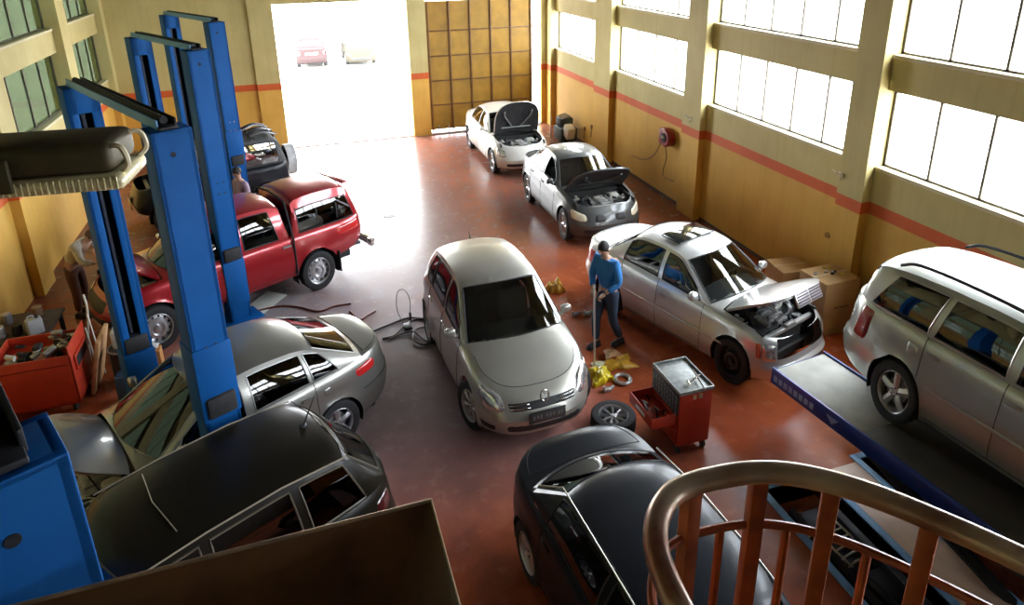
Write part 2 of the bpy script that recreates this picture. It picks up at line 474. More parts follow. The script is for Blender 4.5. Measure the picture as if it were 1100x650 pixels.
        # side strip
        Ex = np.array([e.x for e in E])[::-1]; Ey = np.array([e.y for e in E])[::-1]; Ez = np.array([e.z for e in E])[::-1]
        def Epos(x): return (x, float(np.interp(x, Ex, Ey)), float(np.interp(x, Ex, Ez)))
        ctl = [(g['cs'], g['cs'], None)]
        for wi, w in enumerate(g['wins']):
            ctl.append((w[0], w[1], wi)); ctl.append((w[2], w[3], None))
        ctl.append((g['rs'], g['rs'], None))
        VV = [0, .05, .25, .5, .72, g.get('vt', .9), 1.]
        def sp(xb, xt, v, sg=1, o=0.):
            e = Epos(xt); b = (xb, yb(xb)-.005, zb(xb) if not g.get('rz') else zb(xb)+(g['rz']-zb(g['rs']))*0)
            # slope upper part near the pillar ends keeps height ordering
            x = b[0]+(e[0]-b[0])*v; y = b[1]+(e[1]-b[1])*v+.035*math.sin(PI*v)*min(1, (e[2]-b[2])/.3 if e[2] > b[2] else 0); z = b[2]+(e[2]-b[2])*v
            return (x, (y+o)*sg, z)
        for k in range(len(ctl)-1):
            (b0, t0, wi), (b1, t1, _) = ctl[k], ctl[k+1]
            m = max(1, int(math.ceil(max(abs(b0-b1), abs(t0-t1))/.09)))
            for sg in (1, -1):
                gb = MB()
                for q in range(m):
                    u0, u1 = q/m, (q+1)/m
                    for r_ in range(6):
                        quad = [sp(b0+(b1-b0)*u, t0+(t1-t0)*u, v, sg) for u, v in ((u0, VV[r_]), (u1, VV[r_]), (u1, VV[r_+1]), (u0, VV[r_+1]))]
                        if wi is not None and 1 <= r_ <= 4: gb.add(quad, [(0, 1, 2, 3)])
                        else: tgt.add(quad, [(0, 1, 2, 3)])
                if wi is not None:
                    opened = (wi, sg) in S.get('open_wins', [])
                    if not opened:
                        gb.build('side_window', g.get('side_glass', GM), root, smooth=60)
                    U = [i/8 for i in range(9)]
                    loop = [sp(b0+(b1-b0)*u, t0+(t1-t0)*u, .05, sg, .003) for u in U]+[sp(b1, t1, v, sg, .003) for v in (.2, .4, .6, .8)]+[sp(b0+(b1-b0)*u, t0+(t1-t0)*u, VV[5], sg, .003) for u in U[::-1]]+[sp(b0, t0, v, sg, .003) for v in (.8, .6, .4, .2)]
                    ob.tube(loop, .010, 5, closed=True)
        wt = ob.build('window_trim', S.get('wtrim', blackp), root)
        if gm: tgt.build(g.get('name', 'soft_top'), gm, root, smooth=50)
    body_o = bodyb.build(S.get('body_name', 'body'), [P, dark], root, smooth=38)
    for k, mb in groups.items():
        if k == 'hood': mb.build('hood', hood_mats, root, smooth=40)
        elif k == 'trunk_lid': mb.build('trunk_lid', P, root, smooth=40)
        elif k == 'dash': mb.build('dashboard', trimm, root)
        elif k == 'shelf': mb.build('parcel_shelf', S.get('shelf_mat', trimm), root)
        elif k in ('front_bumper', 'rear_bumper'): mb.build(k, S.get('bumper_mat', P), root, smooth=40)
        elif k[0] == 'door':
            d = mb.build('door', P, root, smooth=40)
            # handle
            dk = k[1]; sg = k[2]; xh = doors[dk+1]+.12
            if not S.get('no_handles'):
                c = c_of(xh); f = S.get('handle_f', .84); p = side(c, f)
                hb = MB(); hb.rbox(-.085, .085, -.012, .028, -.017, .017, .012, M=T3(p[0], sg*(p[1]+.004), p[2]) @ R3('X', -12*sg) )
                ho = hb.build('door_handle', S.get('handle_mat', P), d)
    # underbody
    ub = MB(); ub.rbox(tail(0)+.3, nose(0)-.32, -W*.78, W*.78, S['zl']+.01, S['zl']+.16, .04)
    if S.get('underbody', True) and not hood_open: ub.build('underbody', dark, root)
    elif hood_open: ub.build('underbody', dark, root)
    # wheel arch liners
    lb = MB()
    for wx in (wf, wr):
        for sg in (1, -1):
            rows = []
            for a in range(-3, 34):
                t = PI*a/30
                rows.append([(wx+Ra*math.cos(t), sg*W*.955, R+Ra*math.sin(t)), (wx+Ra*math.cos(t), sg*(W*.955-.28), R+Ra*math.sin(t))])
            lb = MB().grid(rows); lb.add([r_[1] for r_ in rows], [tuple(range(len(rows)))]); lb.build('wheel_arch_liner', dark, root)
    # wheels
    ty = S.get('tyre_w', .20)
    for wx in (wf, wr):
        for sg in (1, -1):
            wheel(root, wx, sg*(W-ty/2-.025), R, ty, S['rim'], S.get('rimmat', alloy), sg, S.get('steer', 0) if wx == wf else 0)
    # mirrors
    if S.get('mirrors', True):
        xm = ghf['cs']-.18
        for sg in (1, -1):
            mb = MB(); y0 = yb(xm); zz = zb(xm)+.09
            pr_ = [(-.0, .0)]
            mb.rbox(xm-.045, xm+.055, min(sg*(y0+.04), sg*(y0+.20)), max(sg*(y0+.04), sg*(y0+.20)), zz-.055, zz+.05, .04, seg=3)
            mb.tube([(xm, sg*(y0-.02), zz-.075), (xm, sg*(y0+.08), zz-.05)], .03, 8)
            mo = mb.build('wing_mirror', S.get('mirror_mat', P), root)
            g2 = MB(); g2.rbox(xm-.052, xm-.043, min(sg*(y0+.055), sg*(y0+.185)), max(sg*(y0+.055), sg*(y0+.185)), zz-.042, zz+.038, .003); g2.build('mirror_glass', chrome, mo)
    # lens patches
    def lens(name, quad, m, d=.012, sq=.55, parent=root, both=True, n=8, lab=None, base=.003):
        out = []
        for sg in ((1, -1) if both else (1,)):
            rows = []
            for a in range(n+1):
                row = []
                for b in range(n+1):
                    u = a/n*2-1; v = b/n*2-1
                    uu = u*math.sqrt(1-sq*v*v/2); vv = v*math.sqrt(1-sq*u*u/2)
                    s_, t_ = (uu+1)/2, (vv+1)/2
                    q00, q10, q11, q01 = quad
                    c = (q00[0]*(1-s_)+q10[0]*s_)*(1-t_)+(q01[0]*(1-s_)+q11[0]*s_)*t_
                    f = (q00[1]*(1-s_)+q10[1]*s_)*(1-t_)+(q01[1]*(1-s_)+q11[1]*s_)*t_
                    e = max(abs(u), abs(v)); p = side(c if c <= 2 else 4-c, f); nn = nrm(min(c if c <= 2 else 4-c, 1.99), f)
                    if c > 2: p = p*np.array((1, -1, 1)); nn = nn*np.array((1, -1, 1))
                    if c < -2: p = side(-4-c, f)*np.array((1, -1, 1)); nn = nrm(max(-4-c, -1.99), f)*np.array((1, -1, 1))
                    h = (base+d*(1-e**4)) if e < .999 else -.006
                    p = p+nn*h; row.append((p[0], p[1]*sg, p[2]))
                rows.append(row)
            mb = MB().grid(rows); o = mb.build(name, m, parent, smooth=70)
            if lab: o['label'] = lab
            out.append(o)
        return out
    S['lens'] = lens; S['side'] = side; S['nrm'] = nrm; S['c_of'] = c_of; S['yb'] = yb; S['zbf'] = zb; S['zcf'] = zc_; S['noseF'] = nose; S['tailF'] = tail; S['hood0'] = hood0; S['xf1'] = xf1
    if hood_open: S['Mh'] = Mh
    for args in S.get('lenses', []): lens(**args)
    # interior
    if S.get('interior', True):
        zs = S.get('seat_z', .33); xs_ = S.get('seat_x', .05)
        ib = MB(); ib.rbox(ghl['rs']+.1, ghf['cs']+.05, -W*.8, W*.8, zs-.08, zs-.02, .02); ib.build('cabin_floor', trimm, root)
        def seat(x, y, w, name, hd=True):
            mb = MB()
            mb.rbox(x-.25, x+.27, y-w/2, y+w/2, zs, zs+.17, .05)
            mb.rbox(-.06, .06, y-w/2, y+w/2, 0, .6, .05, M=T3(x-.24, 0, zs+.1) @ R3('Y', -16))
            if hd: mb.rbox(-.045, .045, y-.13, y+.13, .63, .8, .04, M=T3(x-.24, 0, zs+.1) @ R3('Y', -16))
            mb.build(name, seatm, root)
        seat(xs_, .36, .5, 'front_seat'); seat(xs_, -.36, .5, 'front_seat')
        if S.get('rear_seat', True): seat(xs_-.85, 0, 1.25, 'rear_bench', False)
        # dashboard roll and steering wheel
        db = MB(); xd = ghf['cs']-.35; zd = zb(xd)
        db.rbox(xd-.02, xd+.4, -W*.78, W*.78, zd-.16, zd-.005, .06); db.build('instrument_panel', trimm, root)
        sb = MB(); Ms = T3(xd-.12, .36, zd-.08) @ R3('Y', -62)
        sb.tube([Ms @ Vector((.18*math.cos(a*PI/12), .18*math.sin(a*PI/12), 0)) for a in range(24)], .016, 6, closed=True)
        sb.tube([Ms @ Vector((.18, 0, 0)), Ms @ Vector((-.18, 0, 0))], .02, 6); sb.cyl(Ms @ Vector((0, 0, -.02)), Ms @ Vector((0, 0, .02)), .05)
        sb.build('steering_wheel', blackp, root)
    return S

def engine_bay(root, S, seed=1, cover=castm, style='v'):
    r = random.Random(seed); x0 = S['hood0']-.05; x1 = S['noseF'](.7)-.27; W = S['W']*.75; zt = S['zbf']((x0+x1)/2); z0 = .42
    b = MB()
    b.box(x0-.02, x0, -W, W, z0, zt-.02); b.box(x0, x1, W-.01, W+.03, z0, zt-.02); b.box(x0, x1, -W-.03, -W+.01, z0, zt-.02); b.box(x0, x1, -W, W, z0-.02, z0)
    # inner wings painted
    bay = b.build('engine_bay', [mat('bay_grime', (.03, .03, .03), .7, noise=.4)], root)
    e = MB(); cx = (x0+x1)/2
    ex0, ex1 = (x0+.18, x1-.22)
    if style == 'v':
        e.rbox(ex0, ex1, -.16, .2, z0+.05, zt-.1, .05)
        for k in range(4): e.rbox(ex0+.08+k*.15, ex0+.16+k*.15, -.1, .14, zt-.11, zt-.06, .02)
        e.tube([(ex0, -.2, zt-.12), (ex1, -.2, zt-.14)], .05, 10); e.tube([(ex0, .24, zt-.14), (ex1, .24, zt-.16)], .045, 10)
    else:
        e.rbox(cx-.22, cx+.2, -.42, .4, z0+.05, zt-.12, .05); e.rbox(cx-.17, cx+.12, -.34, .3, zt-.13, zt-.08, .03)
        for k in range(4): e.tube([(cx+.1, -.25+k*.16, zt-.13), (cx+.3, -.25+k*.16, zt-.28)], .03, 8)
    e.build('engine_block', cover, root)
    k = MB(); k.rbox(x0+.05, x0+.33, W-.36, W-.1, zt-.3, zt-.1, .02); k.rbox(x0+.07, x0+.31, W-.34, W-.12, zt-.1, zt-.085, .01)
    k.build('battery', mat('battery_grey', (.5, .5, .46), .5, noise=.15), root)
    a = MB(); a.rbox(cx+.02, x1-.12, -W+.08, -W+.36, zt-.33, zt-.1, .04); a.tube(catmull([(cx+.05, -W+.25, zt-.16), (cx-.1, -W+.3, zt-.1), (cx-.15, -.15, zt-.1)]), .045, 10); a.build('air_filter_box', blackp, root)
    q = MB(); q.rbox(x0+.02, x0+.22, -W+.1, -W+.34, zt-.26, zt-.12, .05); q.cyl((x0+.12, -W+.22, zt-.12), (x0+.12, -W+.22, zt-.07), .035); q.build('fluid_reservoir', mat('milky_plastic', (.62, .6, .52), .4), root)
    s_ = MB()
    for sg in (1, -1): MB().lathe([(.13, zt-.2), (.11, zt-.12), (.05, zt-.1), (.03, zt-.07), (.001, zt-.07)], 16, T3(S['wf']-.02, sg*(W-.06), 0)).build('strut_tower', steelm, root)
    c = MB(); c.rbox(x1-.08, x1, -W+.02, W-.02, zt-.16, zt-.1, .02); c.rbox(x1-.10, x1-.04, -W*.6, W*.6, z0, zt-.16, .01, mi=1)
    c.build('radiator', [S['paint'] if S.get('xmember_paint') else castm, mat('radiator_core', (.05, .05, .05), .5, .5)], root)
    for i in range(16):
        h = MB()
        p = Vector((r.uniform(x0+.1, x1-.1), r.uniform(-W+.1, W-.1), zt-r.uniform(.12, .25)))
        pts = [p]
        for _ in range(3): pts.append(pts[-1]+Vector((r.uniform(-.16, .16), r.uniform(-.18, .18), r.uniform(-.04, .04))))
        pts = [Vector((min(max(p_.x, x0+.04), x1-.03), min(max(p_.y, -W+.05), W-.05), min(p_.z, zt-.06))) for p_ in pts]
        h.tube(catmull(pts, 4), r.choice((.008, .012, .018, .025)), 7).build('engine_hose', r.choice((blackp, blackp, steelm)), root)
    for i in range(22):
        f = MB()
        x = r.uniform(x0+.06, x1-.12); y = r.uniform(-W+.08, W-.12); z = zt-r.uniform(.11, .24); a_, b_, c_ = r.uniform(.02, .07), r.uniform(.02, .07), r.uniform(.02, .05)
        if r.random() < .5: f.rbox(x, x+a_*1.6, y, y+b_*1.6, z-c_*3, z+c_*.3, .01)
        else: f.cyl((x, y, z-.1), (x, y, z+.02), a_*.6, n=10)
        f.build('engine_component', r.choice((castm, blackp, steelm)), root)
    M = S['Mh']; p = M @ Vector((x0+.4, W*.82, zt-.05)); MB().tube([(x0+.35, W*.95, zt-.08), p], .009, 6).build('hood_strut', blackp, root)
    p = M @ Vector((x0+.4, -W*.82, zt-.05)); MB().tube([(x0+.35, -W*.95, zt-.08), p], .009, 6).build('hood_strut', blackp, root)

def plate(root, x, z, y=0., w=.52, h=.115, facing=1, m=None, ink=None, tilt=0., glyphs='', parent=None):
    mb = MB(); mb.rbox(-.008, .008, -w/2, w/2, -h/2, h/2, .004)
    mb.rbox(-.012, .006, -w/2-.012, w/2+.012, -h/2-.012, h/2+.012, .006, mi=1)
    o = mb.build('number_plate', [m or whitep, blackp], parent or root)
    o.location = (x, y, z); o.rotation_euler = (0, math.radians(tilt), 0 if facing > 0 else PI)
    if glyphs: letters(glyphs, o, (.0095, 0, 0), h*.68, ink or blackp, 'plate_characters', R3('Z', 90) @ R3('X', 90))
    return o
def letters(txt, parent, loc, size, m, name='lettering', rot=None, extr=.001, align='CENTER', sx=1.):
    cu = D.curves.new(name, 'FONT'); cu.body = txt; cu.size = size; cu.extrude = extr; cu.align_x = align; cu.align_y = 'CENTER'; cu.resolution_u = 3
    t = D.objects.new('tmp', cu); col.objects.link(t)
    dg = bpy.context.evaluated_depsgraph_get(); me = D.meshes.new_from_object(t.evaluated_get(dg)); D.objects.remove(t)
    me.materials.clear(); me.materials.append(m)
    M = T3(*loc) @ (rot or Matrix.Identity(4)) @ Matrix.Diagonal((sx, 1, 1, 1)); me.transform(M)
    o = D.objects.new(name, me); col.objects.link(o); o.parent = parent
    return o
# ---------------------------------------------------------------- camera (fitted to the photograph: 1100x650)
F, PITCH, ROLL, YAW, HC, PX, PY = 732.36, .32938, -.017113, .30597, 6.4547, 550., 187.59
def camera():
    cy, sy = math.cos(YAW), math.sin(YAW); fwd = Vector((sy, cy, 0)); right = Vector((cy, -sy, 0)); up = Vector((0, 0, 1))
    cp, sp = math.cos(PITCH), math.sin(PITCH); f2 = fwd*cp-up*sp; u2 = up*cp+fwd*sp
    cr, sr = math.cos(ROLL), math.sin(ROLL); r3 = right*cr+u2*sr; u3 = -right*sr+u2*cr
    M = Matrix((r3, u3, -f2)).transposed().to_4x4(); M.translation = (0, 0, HC)
    cd = D.cameras.new('camera'); co = D.objects.new('camera', cd); col.objects.link(co); co.matrix_world = M
    cd.sensor_width = 36.; cd.lens = 36.*F/1100.; cd.shift_x = (550.-PX)/1100.; cd.shift_y = (PY-325.)/1100.
    cd.clip_start = .05; cd.clip_end = 500
    bpy.context.scene.camera = co
camera()

# ---------------------------------------------------------------- surfaces
def wall_mat():
    m, nt, b = nodes_of('painted_wall'); N = nt.nodes.new; Lk = nt.links.new
    geo = N('ShaderNodeNewGeometry'); sep = N('ShaderNodeSeparateXYZ'); Lk(geo.outputs['Position'], sep.inputs[0])
    n = N('ShaderNodeTexNoise'); n.inputs['Scale'].default_value = 1.3; n.inputs['Detail'].default_value = 8; Lk(geo.outputs['Position'], n.inputs['Vector'])
    mp = N('ShaderNodeMapping'); mp.inputs['Scale'].default_value = (5, 5, .35); Lk(geo.outputs['Position'], mp.inputs['Vector'])
    n2 = N('ShaderNodeTexNoise'); n2.inputs['Scale'].default_value = 2.; n2.inputs['Detail'].default_value = 5; Lk(mp.outputs[0], n2.inputs['Vector'])
    def ramp(c0, c1, src, p0=.3, p1=.7):
        r = N('ShaderNodeValToRGB'); r.color_ramp.elements[0].color = (*c0, 1); r.color_ramp.elements[1].color = (*c1, 1)
        r.color_ramp.elements[0].position = p0; r.color_ramp.elements[1].position = p1; Lk(src, r.inputs[0]); return r.outputs[0]
    och = ramp((.60, .335, .055), (.70, .41, .075), n.outputs['Fac']); crm = ramp((.50, .41, .165), (.58, .49, .21), n.outputs['Fac']); st = ramp((.56, .09, .015), (.64, .12, .02), n.outputs['Fac'])
    def step(t, soft=.004):
        r = N('ShaderNodeMapRange'); r.inputs['From Min'].default_value = t-soft; r.inputs['From Max'].default_value = t+soft; Lk(sep.outputs['Z'], r.inputs['Value']); return r.outputs[0]
    def mix(a, bb, f):
        x = N('ShaderNodeMix'); x.data_type = 'RGBA'; Lk(f, x.inputs[0]); Lk(a, x.inputs[6]); Lk(bb, x.inputs[7]); return x.outputs[2]
    c = mix(mix(och, st, step(2.02)), crm, step(2.23))
    # drip stains and scuffs
    gr = ramp((.72, .66, .55), (1, 1, 1), n2.outputs['Fac'], .32, .5)
    mu = N('ShaderNodeMix'); mu.data_type = 'RGBA'; mu.blend_type = 'MULTIPLY'; mu.inputs[0].default_value = .22; Lk(c, mu.inputs[6]); Lk(gr, mu.inputs[7])
    Lk(mu.outputs[2], b.inputs['Base Color']); b.inputs['Roughness'].default_value = .65
    bp = N('ShaderNodeBump'); bp.inputs['Strength'].default_value = .15; bp.inputs['Distance'].default_value = .01; Lk(n.outputs['Fac'], bp.inputs['Height']); Lk(bp.outputs[0], b.inputs['Normal'])
    return m
WALL = wall_mat()
cream = mat('cream_plaster', (.60, .53, .33), .6, noise=.08, nscale=1.5)
def floor_mat():
    m, nt, b = nodes_of('red_epoxy_floor'); N = nt.nodes.new; Lk = nt.links.new
    geo = N('ShaderNodeNewGeometry'); n = N('ShaderNodeTexNoise'); n.inputs['Scale'].default_value = .55; n.inputs['Detail'].default_value = 9; n.inputs['Roughness'].default_value = .62; Lk(geo.outputs['Position'], n.inputs['Vector'])
    n3 = N('ShaderNodeTexNoise'); n3.inputs['Scale'].default_value = 4.; n3.inputs['Detail'].default_value = 8; Lk(geo.outputs['Position'], n3.inputs['Vector'])
    r = N('ShaderNodeValToRGB'); e = r.color_ramp.elements
    e[0].position = .32; e[0].color = (.22, .062, .036, 1); e[1].position = .68; e[1].color = (.66, .165, .055, 1); q = e.new(.5); q.color = (.48, .11, .042, 1)
    Lk(n.outputs['Fac'], r.inputs[0])
    r2 = N('ShaderNodeValToRGB'); r2.color_ramp.elements[0].position = .2; r2.color_ramp.elements[0].color = (.6, .57, .55, 1); r2.color_ramp.elements[1].position = .8; r2.color_ramp.elements[1].color = (1, 1, 1, 1); Lk(n3.outputs['Fac'], r2.inputs[0])
    mu = N('ShaderNodeMix'); mu.data_type = 'RGBA'; mu.blend_type = 'MULTIPLY'; mu.inputs[0].default_value = .7; Lk(r.outputs[0], mu.inputs[6]); Lk(r2.outputs[0], mu.inputs[7])
    # greyer lane in from the big door: dusty wear plus reflected door light painted in
    sep = N('ShaderNodeSeparateXYZ'); Lk(geo.outputs['Position'], sep.inputs[0])
    def sm(src, a, bb):
        x = N('ShaderNodeMapRange'); x.interpolation_type = 'SMOOTHSTEP'; x.inputs['From Min'].default_value = a; x.inputs['From Max'].default_value = bb; Lk(src, x.inputs['Value']); return x.outputs[0]
    def mul(a, bb):
        x = N('ShaderNodeMath'); x.operation = 'MULTIPLY'; Lk(a, x.inputs[0]); Lk(bb, x.inputs[1]); return x.outputs[0]
    lane = mul(mul(sm(sep.outputs['X'], 4.3, 2.4), sm(sep.outputs['X'], -3.5, -1.0)), sm(sep.outputs['Y'], 5.2, 9.0))
    nl = N('ShaderNodeMath'); nl.operation = 'MULTIPLY_ADD'; nl.inputs[1].default_value = 1.6; nl.inputs[2].default_value = .0; Lk(n.outputs['Fac'], nl.inputs[0])
    lane = mul(lane, nl.outputs[0])
    mx = N('ShaderNodeMix'); mx.data_type = 'RGBA'; Lk(lane, mx.inputs[0]); Lk(mu.outputs[2], mx.inputs[6]); mx.inputs[7].default_value = (.36, .33, .36, 1)
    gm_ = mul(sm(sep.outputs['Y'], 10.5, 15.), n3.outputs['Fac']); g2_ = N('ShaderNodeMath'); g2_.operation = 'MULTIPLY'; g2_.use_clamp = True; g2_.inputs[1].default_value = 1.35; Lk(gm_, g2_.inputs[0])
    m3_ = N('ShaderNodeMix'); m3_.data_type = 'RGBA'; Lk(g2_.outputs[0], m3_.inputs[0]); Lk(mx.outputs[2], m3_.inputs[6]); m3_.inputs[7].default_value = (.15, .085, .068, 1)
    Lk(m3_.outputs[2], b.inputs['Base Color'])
    rr = N('ShaderNodeMapRange'); rr.inputs['To Min'].default_value = .14; rr.inputs['To Max'].default_value = .36; Lk(n3.outputs['Fac'], rr.inputs['Value']); Lk(rr.outputs[0], b.inputs['Roughness'])
    b.inputs['Specular IOR Level'].default_value = .22
    bp = N('ShaderNodeBump'); bp.inputs['Strength'].default_value = .06; bp.inputs['Distance'].default_value = .01; Lk(n3.outputs['Fac'], bp.inputs['Height']); Lk(bp.outputs[0], b.inputs['Normal'])
    return m
FLOOR = floor_mat()
XR, XL, YB, YF, ZC = 8.92, -5.37, 23.25, -4., 8.2
def st(mb, name, m, **k): return mb.build(name, m, kind='structure', smooth=None, **k)

# floor with the two lift pits cut out
PITS = [(4.93, 5.72, 2.2, 5.45), (6.42, 7.2, 2.2, 5.5)]
fb = MB()
xs = [XL-.3]+[v for p in PITS for v in (p[0], p[1])]+[XR+.3]; 
for i in range(len(xs)-1):
    pit = next((p for p in PITS if abs(p[0]-xs[i]) < 1e-6), None)
    if pit:
        fb.box(xs[i], xs[i+1], YF-.3, pit[2], -.3, 0); fb.box(xs[i], xs[i+1], pit[3], YB+.02, -.3, 0)
    else: fb.box(xs[i], xs[i+1], YF-.3, YB+.02, -.3, 0)
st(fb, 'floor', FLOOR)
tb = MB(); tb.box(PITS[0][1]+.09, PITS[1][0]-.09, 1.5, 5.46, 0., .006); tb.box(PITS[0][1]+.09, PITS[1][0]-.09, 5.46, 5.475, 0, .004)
st(tb, 'trim_1', mat('beige_concrete', (.85, .60, .44), .35, noise=.12, nscale=3))  # beige patch, its colour lightened to make up for missing window light

# right wall with two rows of windows between pilasters
PIL = [(22.85, 23.25), (18.02, 19.12), (13.22, 13.98), (8.34, 8.9), (3.45, 4.05), (-1.4, -.8)]
BAYS = [(PIL[i+1][1], PIL[i][0]) for i in range(5)]+[(YF, PIL[5][0])]
S1, T1, S2, T2 = 2.84, 4.13, 4.68, 5.95
frame_m = mat('window_steel', (.10, .085, .06), .5, .3)
pane_m = glass('window_pane', (.95, .97, 1.), base=0, ior=1.05)
pane_g = glass('tinted_pane', (.135, .155, .12), base=.03, ior=1.1)
def wall_side(name, x, sgn, bays, pils, wins, wn0, pane, depth=.3):
    mb = MB(); X0, X1 = sorted((x, x+sgn*depth))
    for (a, b) in bays:
        mb.box(X0, X1, a, b, 0, S1-.0); mb.box(X0, X1, a, b, T1, S2); mb.box(X0, X1, a, b, T2, ZC)
    for (a, b) in pils:
        P0, P1 = sorted((x-sgn*.18, x+sgn*depth)); mb.box(P0, P1, a, b, 0, ZC)
    st(mb, name, WALL)
    n = wn0
    for (a, b) in bays:
        for (z0, z1) in wins:
            fr = MB(); xf = x+sgn*.16
            fx0, fx1 = sorted((xf-.02*sgn, xf+.02*sgn)); w = .045
            fr.box(fx0, fx1, a, b, z0, z0+w); fr.box(fx0, fx1, a, b, z1-w, z1); fr.box(fx0, fx1, a, a+w, z0, z1); fr.box(fx0, fx1, b-w, b, z0, z1)
            k = max(2, round((b-a)/.93))
            for q in range(1, k):
                y = a+(b-a)*q/k; fr.box(fx0, fx1, y-.02, y+.02, z0, z1)
            wo = st(fr, 'window_%d' % n, frame_m)
            gp = MB(); gp.box(xf+.004*sgn, xf+.008*sgn, a+.02, b-.02, z0+.02, z1-.02)
            go = gp.build('window_pane', pane, wo, smooth=None)
            sl = MB(); s0, s1 = sorted((x-sgn*.02, x+sgn*.14)); sl.rbox(s0, s1, a, b, z0-.05, z0+.012, .01)
            sl.build('window_sill', cream, wo, smooth=None)
            n += 1
    return n
nn = wall_side('wall_right', XR, 1, BAYS, PIL, [(S1, T1), (S2, T2)], 1, pane_m)
PL_ = [(22.9, 23.25), (18.9, 19.55), (14.2, 14.9), (9.3, 9.9), (4.3, 5.0)]
BL = [(PL_[i+1][1], PL_[i][0]) for i in range(4)]+[(YF, PL_[4][0])]
S1L, S1 = 2.75, 2.75
nn = wall_side('wall_left', XL, -1, BL, PL_, [(2.75, 4.13), (S2, T2)], nn, pane_g)
# back wall: opening of the main door, folding yellow door, gap
bw = MB(); DX0, DX1, GX0, GX1 = -.49, 3.74, 4.36, 8.52; DZ = 4.7
bw.box(XL-.3, DX0, YB, YB+.3, 0, ZC); bw.box(DX0, XR+.3, YB, YB+.3, DZ, ZC); bw.box(DX1, GX0, YB, YB+.3, 0, DZ); bw.box(GX1, XR+.3, YB, YB+.3, 0, DZ)
bw.box(-1.22, DX0, YB-.1, YB, 0, ZC); bw.box(DX1, GX0, YB-.1, YB, 0, ZC)
st(bw, 'wall_back', WALL)
fw = MB(); fw.box(XL-.3, XR+.3, YF-.3, YF, 0, ZC); st(fw, 'wall_front', mat('dim_wall', (.10, .08, .06), .8, noise=.1))
cb = MB(); cb.box(XL-.3, XR+.3, YF-.3, YB+.3, ZC, ZC+.2)
for i in range(7): cb.box(XL, XR, 1.2+i*3.6, 1.45+i*3.6, ZC-.5, ZC)
st(cb, 'ceiling', mat('ceiling_grey', (.085, .078, .065), .9))
th = MB(); th.rbox(DX0, DX1, YB-.06, YB+.3, 0, .035, .015); th.box(DX0, DX1, YB+.02, YB+.05, .035, .05); th.rbox(GX0, GX1, YB-.1, YB+.25, 0, .05, .015)
st(th, 'trim_2', mat('threshold_concrete', (.5, .46, .43), .6, noise=.15))
# dark skirting along right wall
sk = MB(); 
for a, b in BAYS: sk.box(XR-.012, XR, a, b, 0, .07)
st(sk, 'baseboard_right', mat('grimy_skirting', (.10, .06, .04), .7))
# folding door
gd = empty('folding_gate', (GX0, YB+.12, 0), math.radians(-1.2)); tag(gd, 'tall ochre folding metal gate with brown bars beside the open doorway', 'gate')
pb = MB(); pb.box(.02, 3.83, -.01, .01, .14, 4.6)
pb.build('gate_sheet', mat('gate_ochre', (.33, .18, .018), .5, noise=.22, nscale=2.5), gd, smooth=None)
gbm = mat('gate_bar', (.16, .075, .02), .55, noise=.2)
for k in range(6):
    b_ = MB(); x = .1+k*.735; b_.rbox(x-.03, x+.03, -.055, .01, .1, 4.62, .008); b_.build('gate_post', gbm, gd)
for k in range(5):
    b_ = MB(); z = .16+k*.86; b_.rbox(.02, 3.83, -.045, .01, z-.022, z+.022, .006); b_.build('gate_rail', gbm, gd)
b_ = MB()
for x in (.3, .65): b_.rbox(x-.02, x+.02, -.12, -.05, .02, .28, .01)
b_.build('floor_bolt', steelm, gd)
# outside ground
og = MB(); og.box(-60, 70, YB+.3, 140, -.06, -.012)
og.build('ground', mat('pale_yard', (.72, .70, .66), .8, noise=.06, nscale=.6), None, kind='structure', smooth=None)
og = MB(); og.box(-60, XL-.35, -60, YB+.3, -.06, -.012); og.box(XR+.35, 70, -60, YB+.3, -.06, -.012)
og.build('ground', MATS['pale_yard'], None, kind='structure', smooth=None)

# ---------------------------------------------------------------- pit frames
blue_l = mat('pit_frame_blue', (.24, .50, .85), .5, noise=.2, nscale=6)
pitm = mat('pit_wall_rust', (.5, .15, .05), .7, noise=.35, nscale=5)
for i, (a, b, c, d) in enumerate(PITS):
    e = empty('lift_pit', ((a+b)/2, (c+d)/2, 0)); 
    tag(e, ['recessed lift pit edged in pale blue steel beside the black saloon', 'recessed lift pit edged in pale blue steel under the raised blue runway'][i], 'pit')
    ox, oy = (a+b)/2, (c+d)/2; w, l = (b-a)/2, (d-c)/2
    f_ = MB(); t = .09
    f_.rbox(-w-t, -w, -l-t, l+t, -.05, .02, .006); f_.rbox(w, w+t, -l-t, l+t, -.05, .02, .006); f_.rbox(-w, w, l, l+t, -.05, .02, .006); f_.rbox(-w, w, -l-t, -l, -.05, .02, .006)
    f_.build('pit_frame', blue_l, e)
    p_ = MB(); z0 = -.32
    p_.add([(-w, -l, 0), (w, -l, 0), (w, l, 0), (-w, l, 0), (-w, -l, z0), (w, -l, z0), (w, l, z0), (-w, l, z0)], [(0, 1, 5, 4), (1, 2, 6, 5), (2, 3, 7, 6), (3, 0, 4, 7), (4, 5, 6, 7)])
    p_.build('pit_lining', pitm, e, smooth=None)
    q_ = MB()
    if i == 0:
        q_.rbox(-w+.08, w-.08, l-1.35, l-.25, z0, z0+.1, .01); q_.rbox(-w+.1, -w+.2, -l+.3, l-.3, z0+.02, -.06, .01); q_.rbox(w-.2, w-.1, -l+.3, l-.3, z0+.02, -.06, .01)
        q_.cyl((-.1, l-1.2, -.12), (.1, -l+.6, -.2), .05)
        q_.build('folded_scissor', mat('scissor_black', (.03, .03, .035), .5, .3), e)
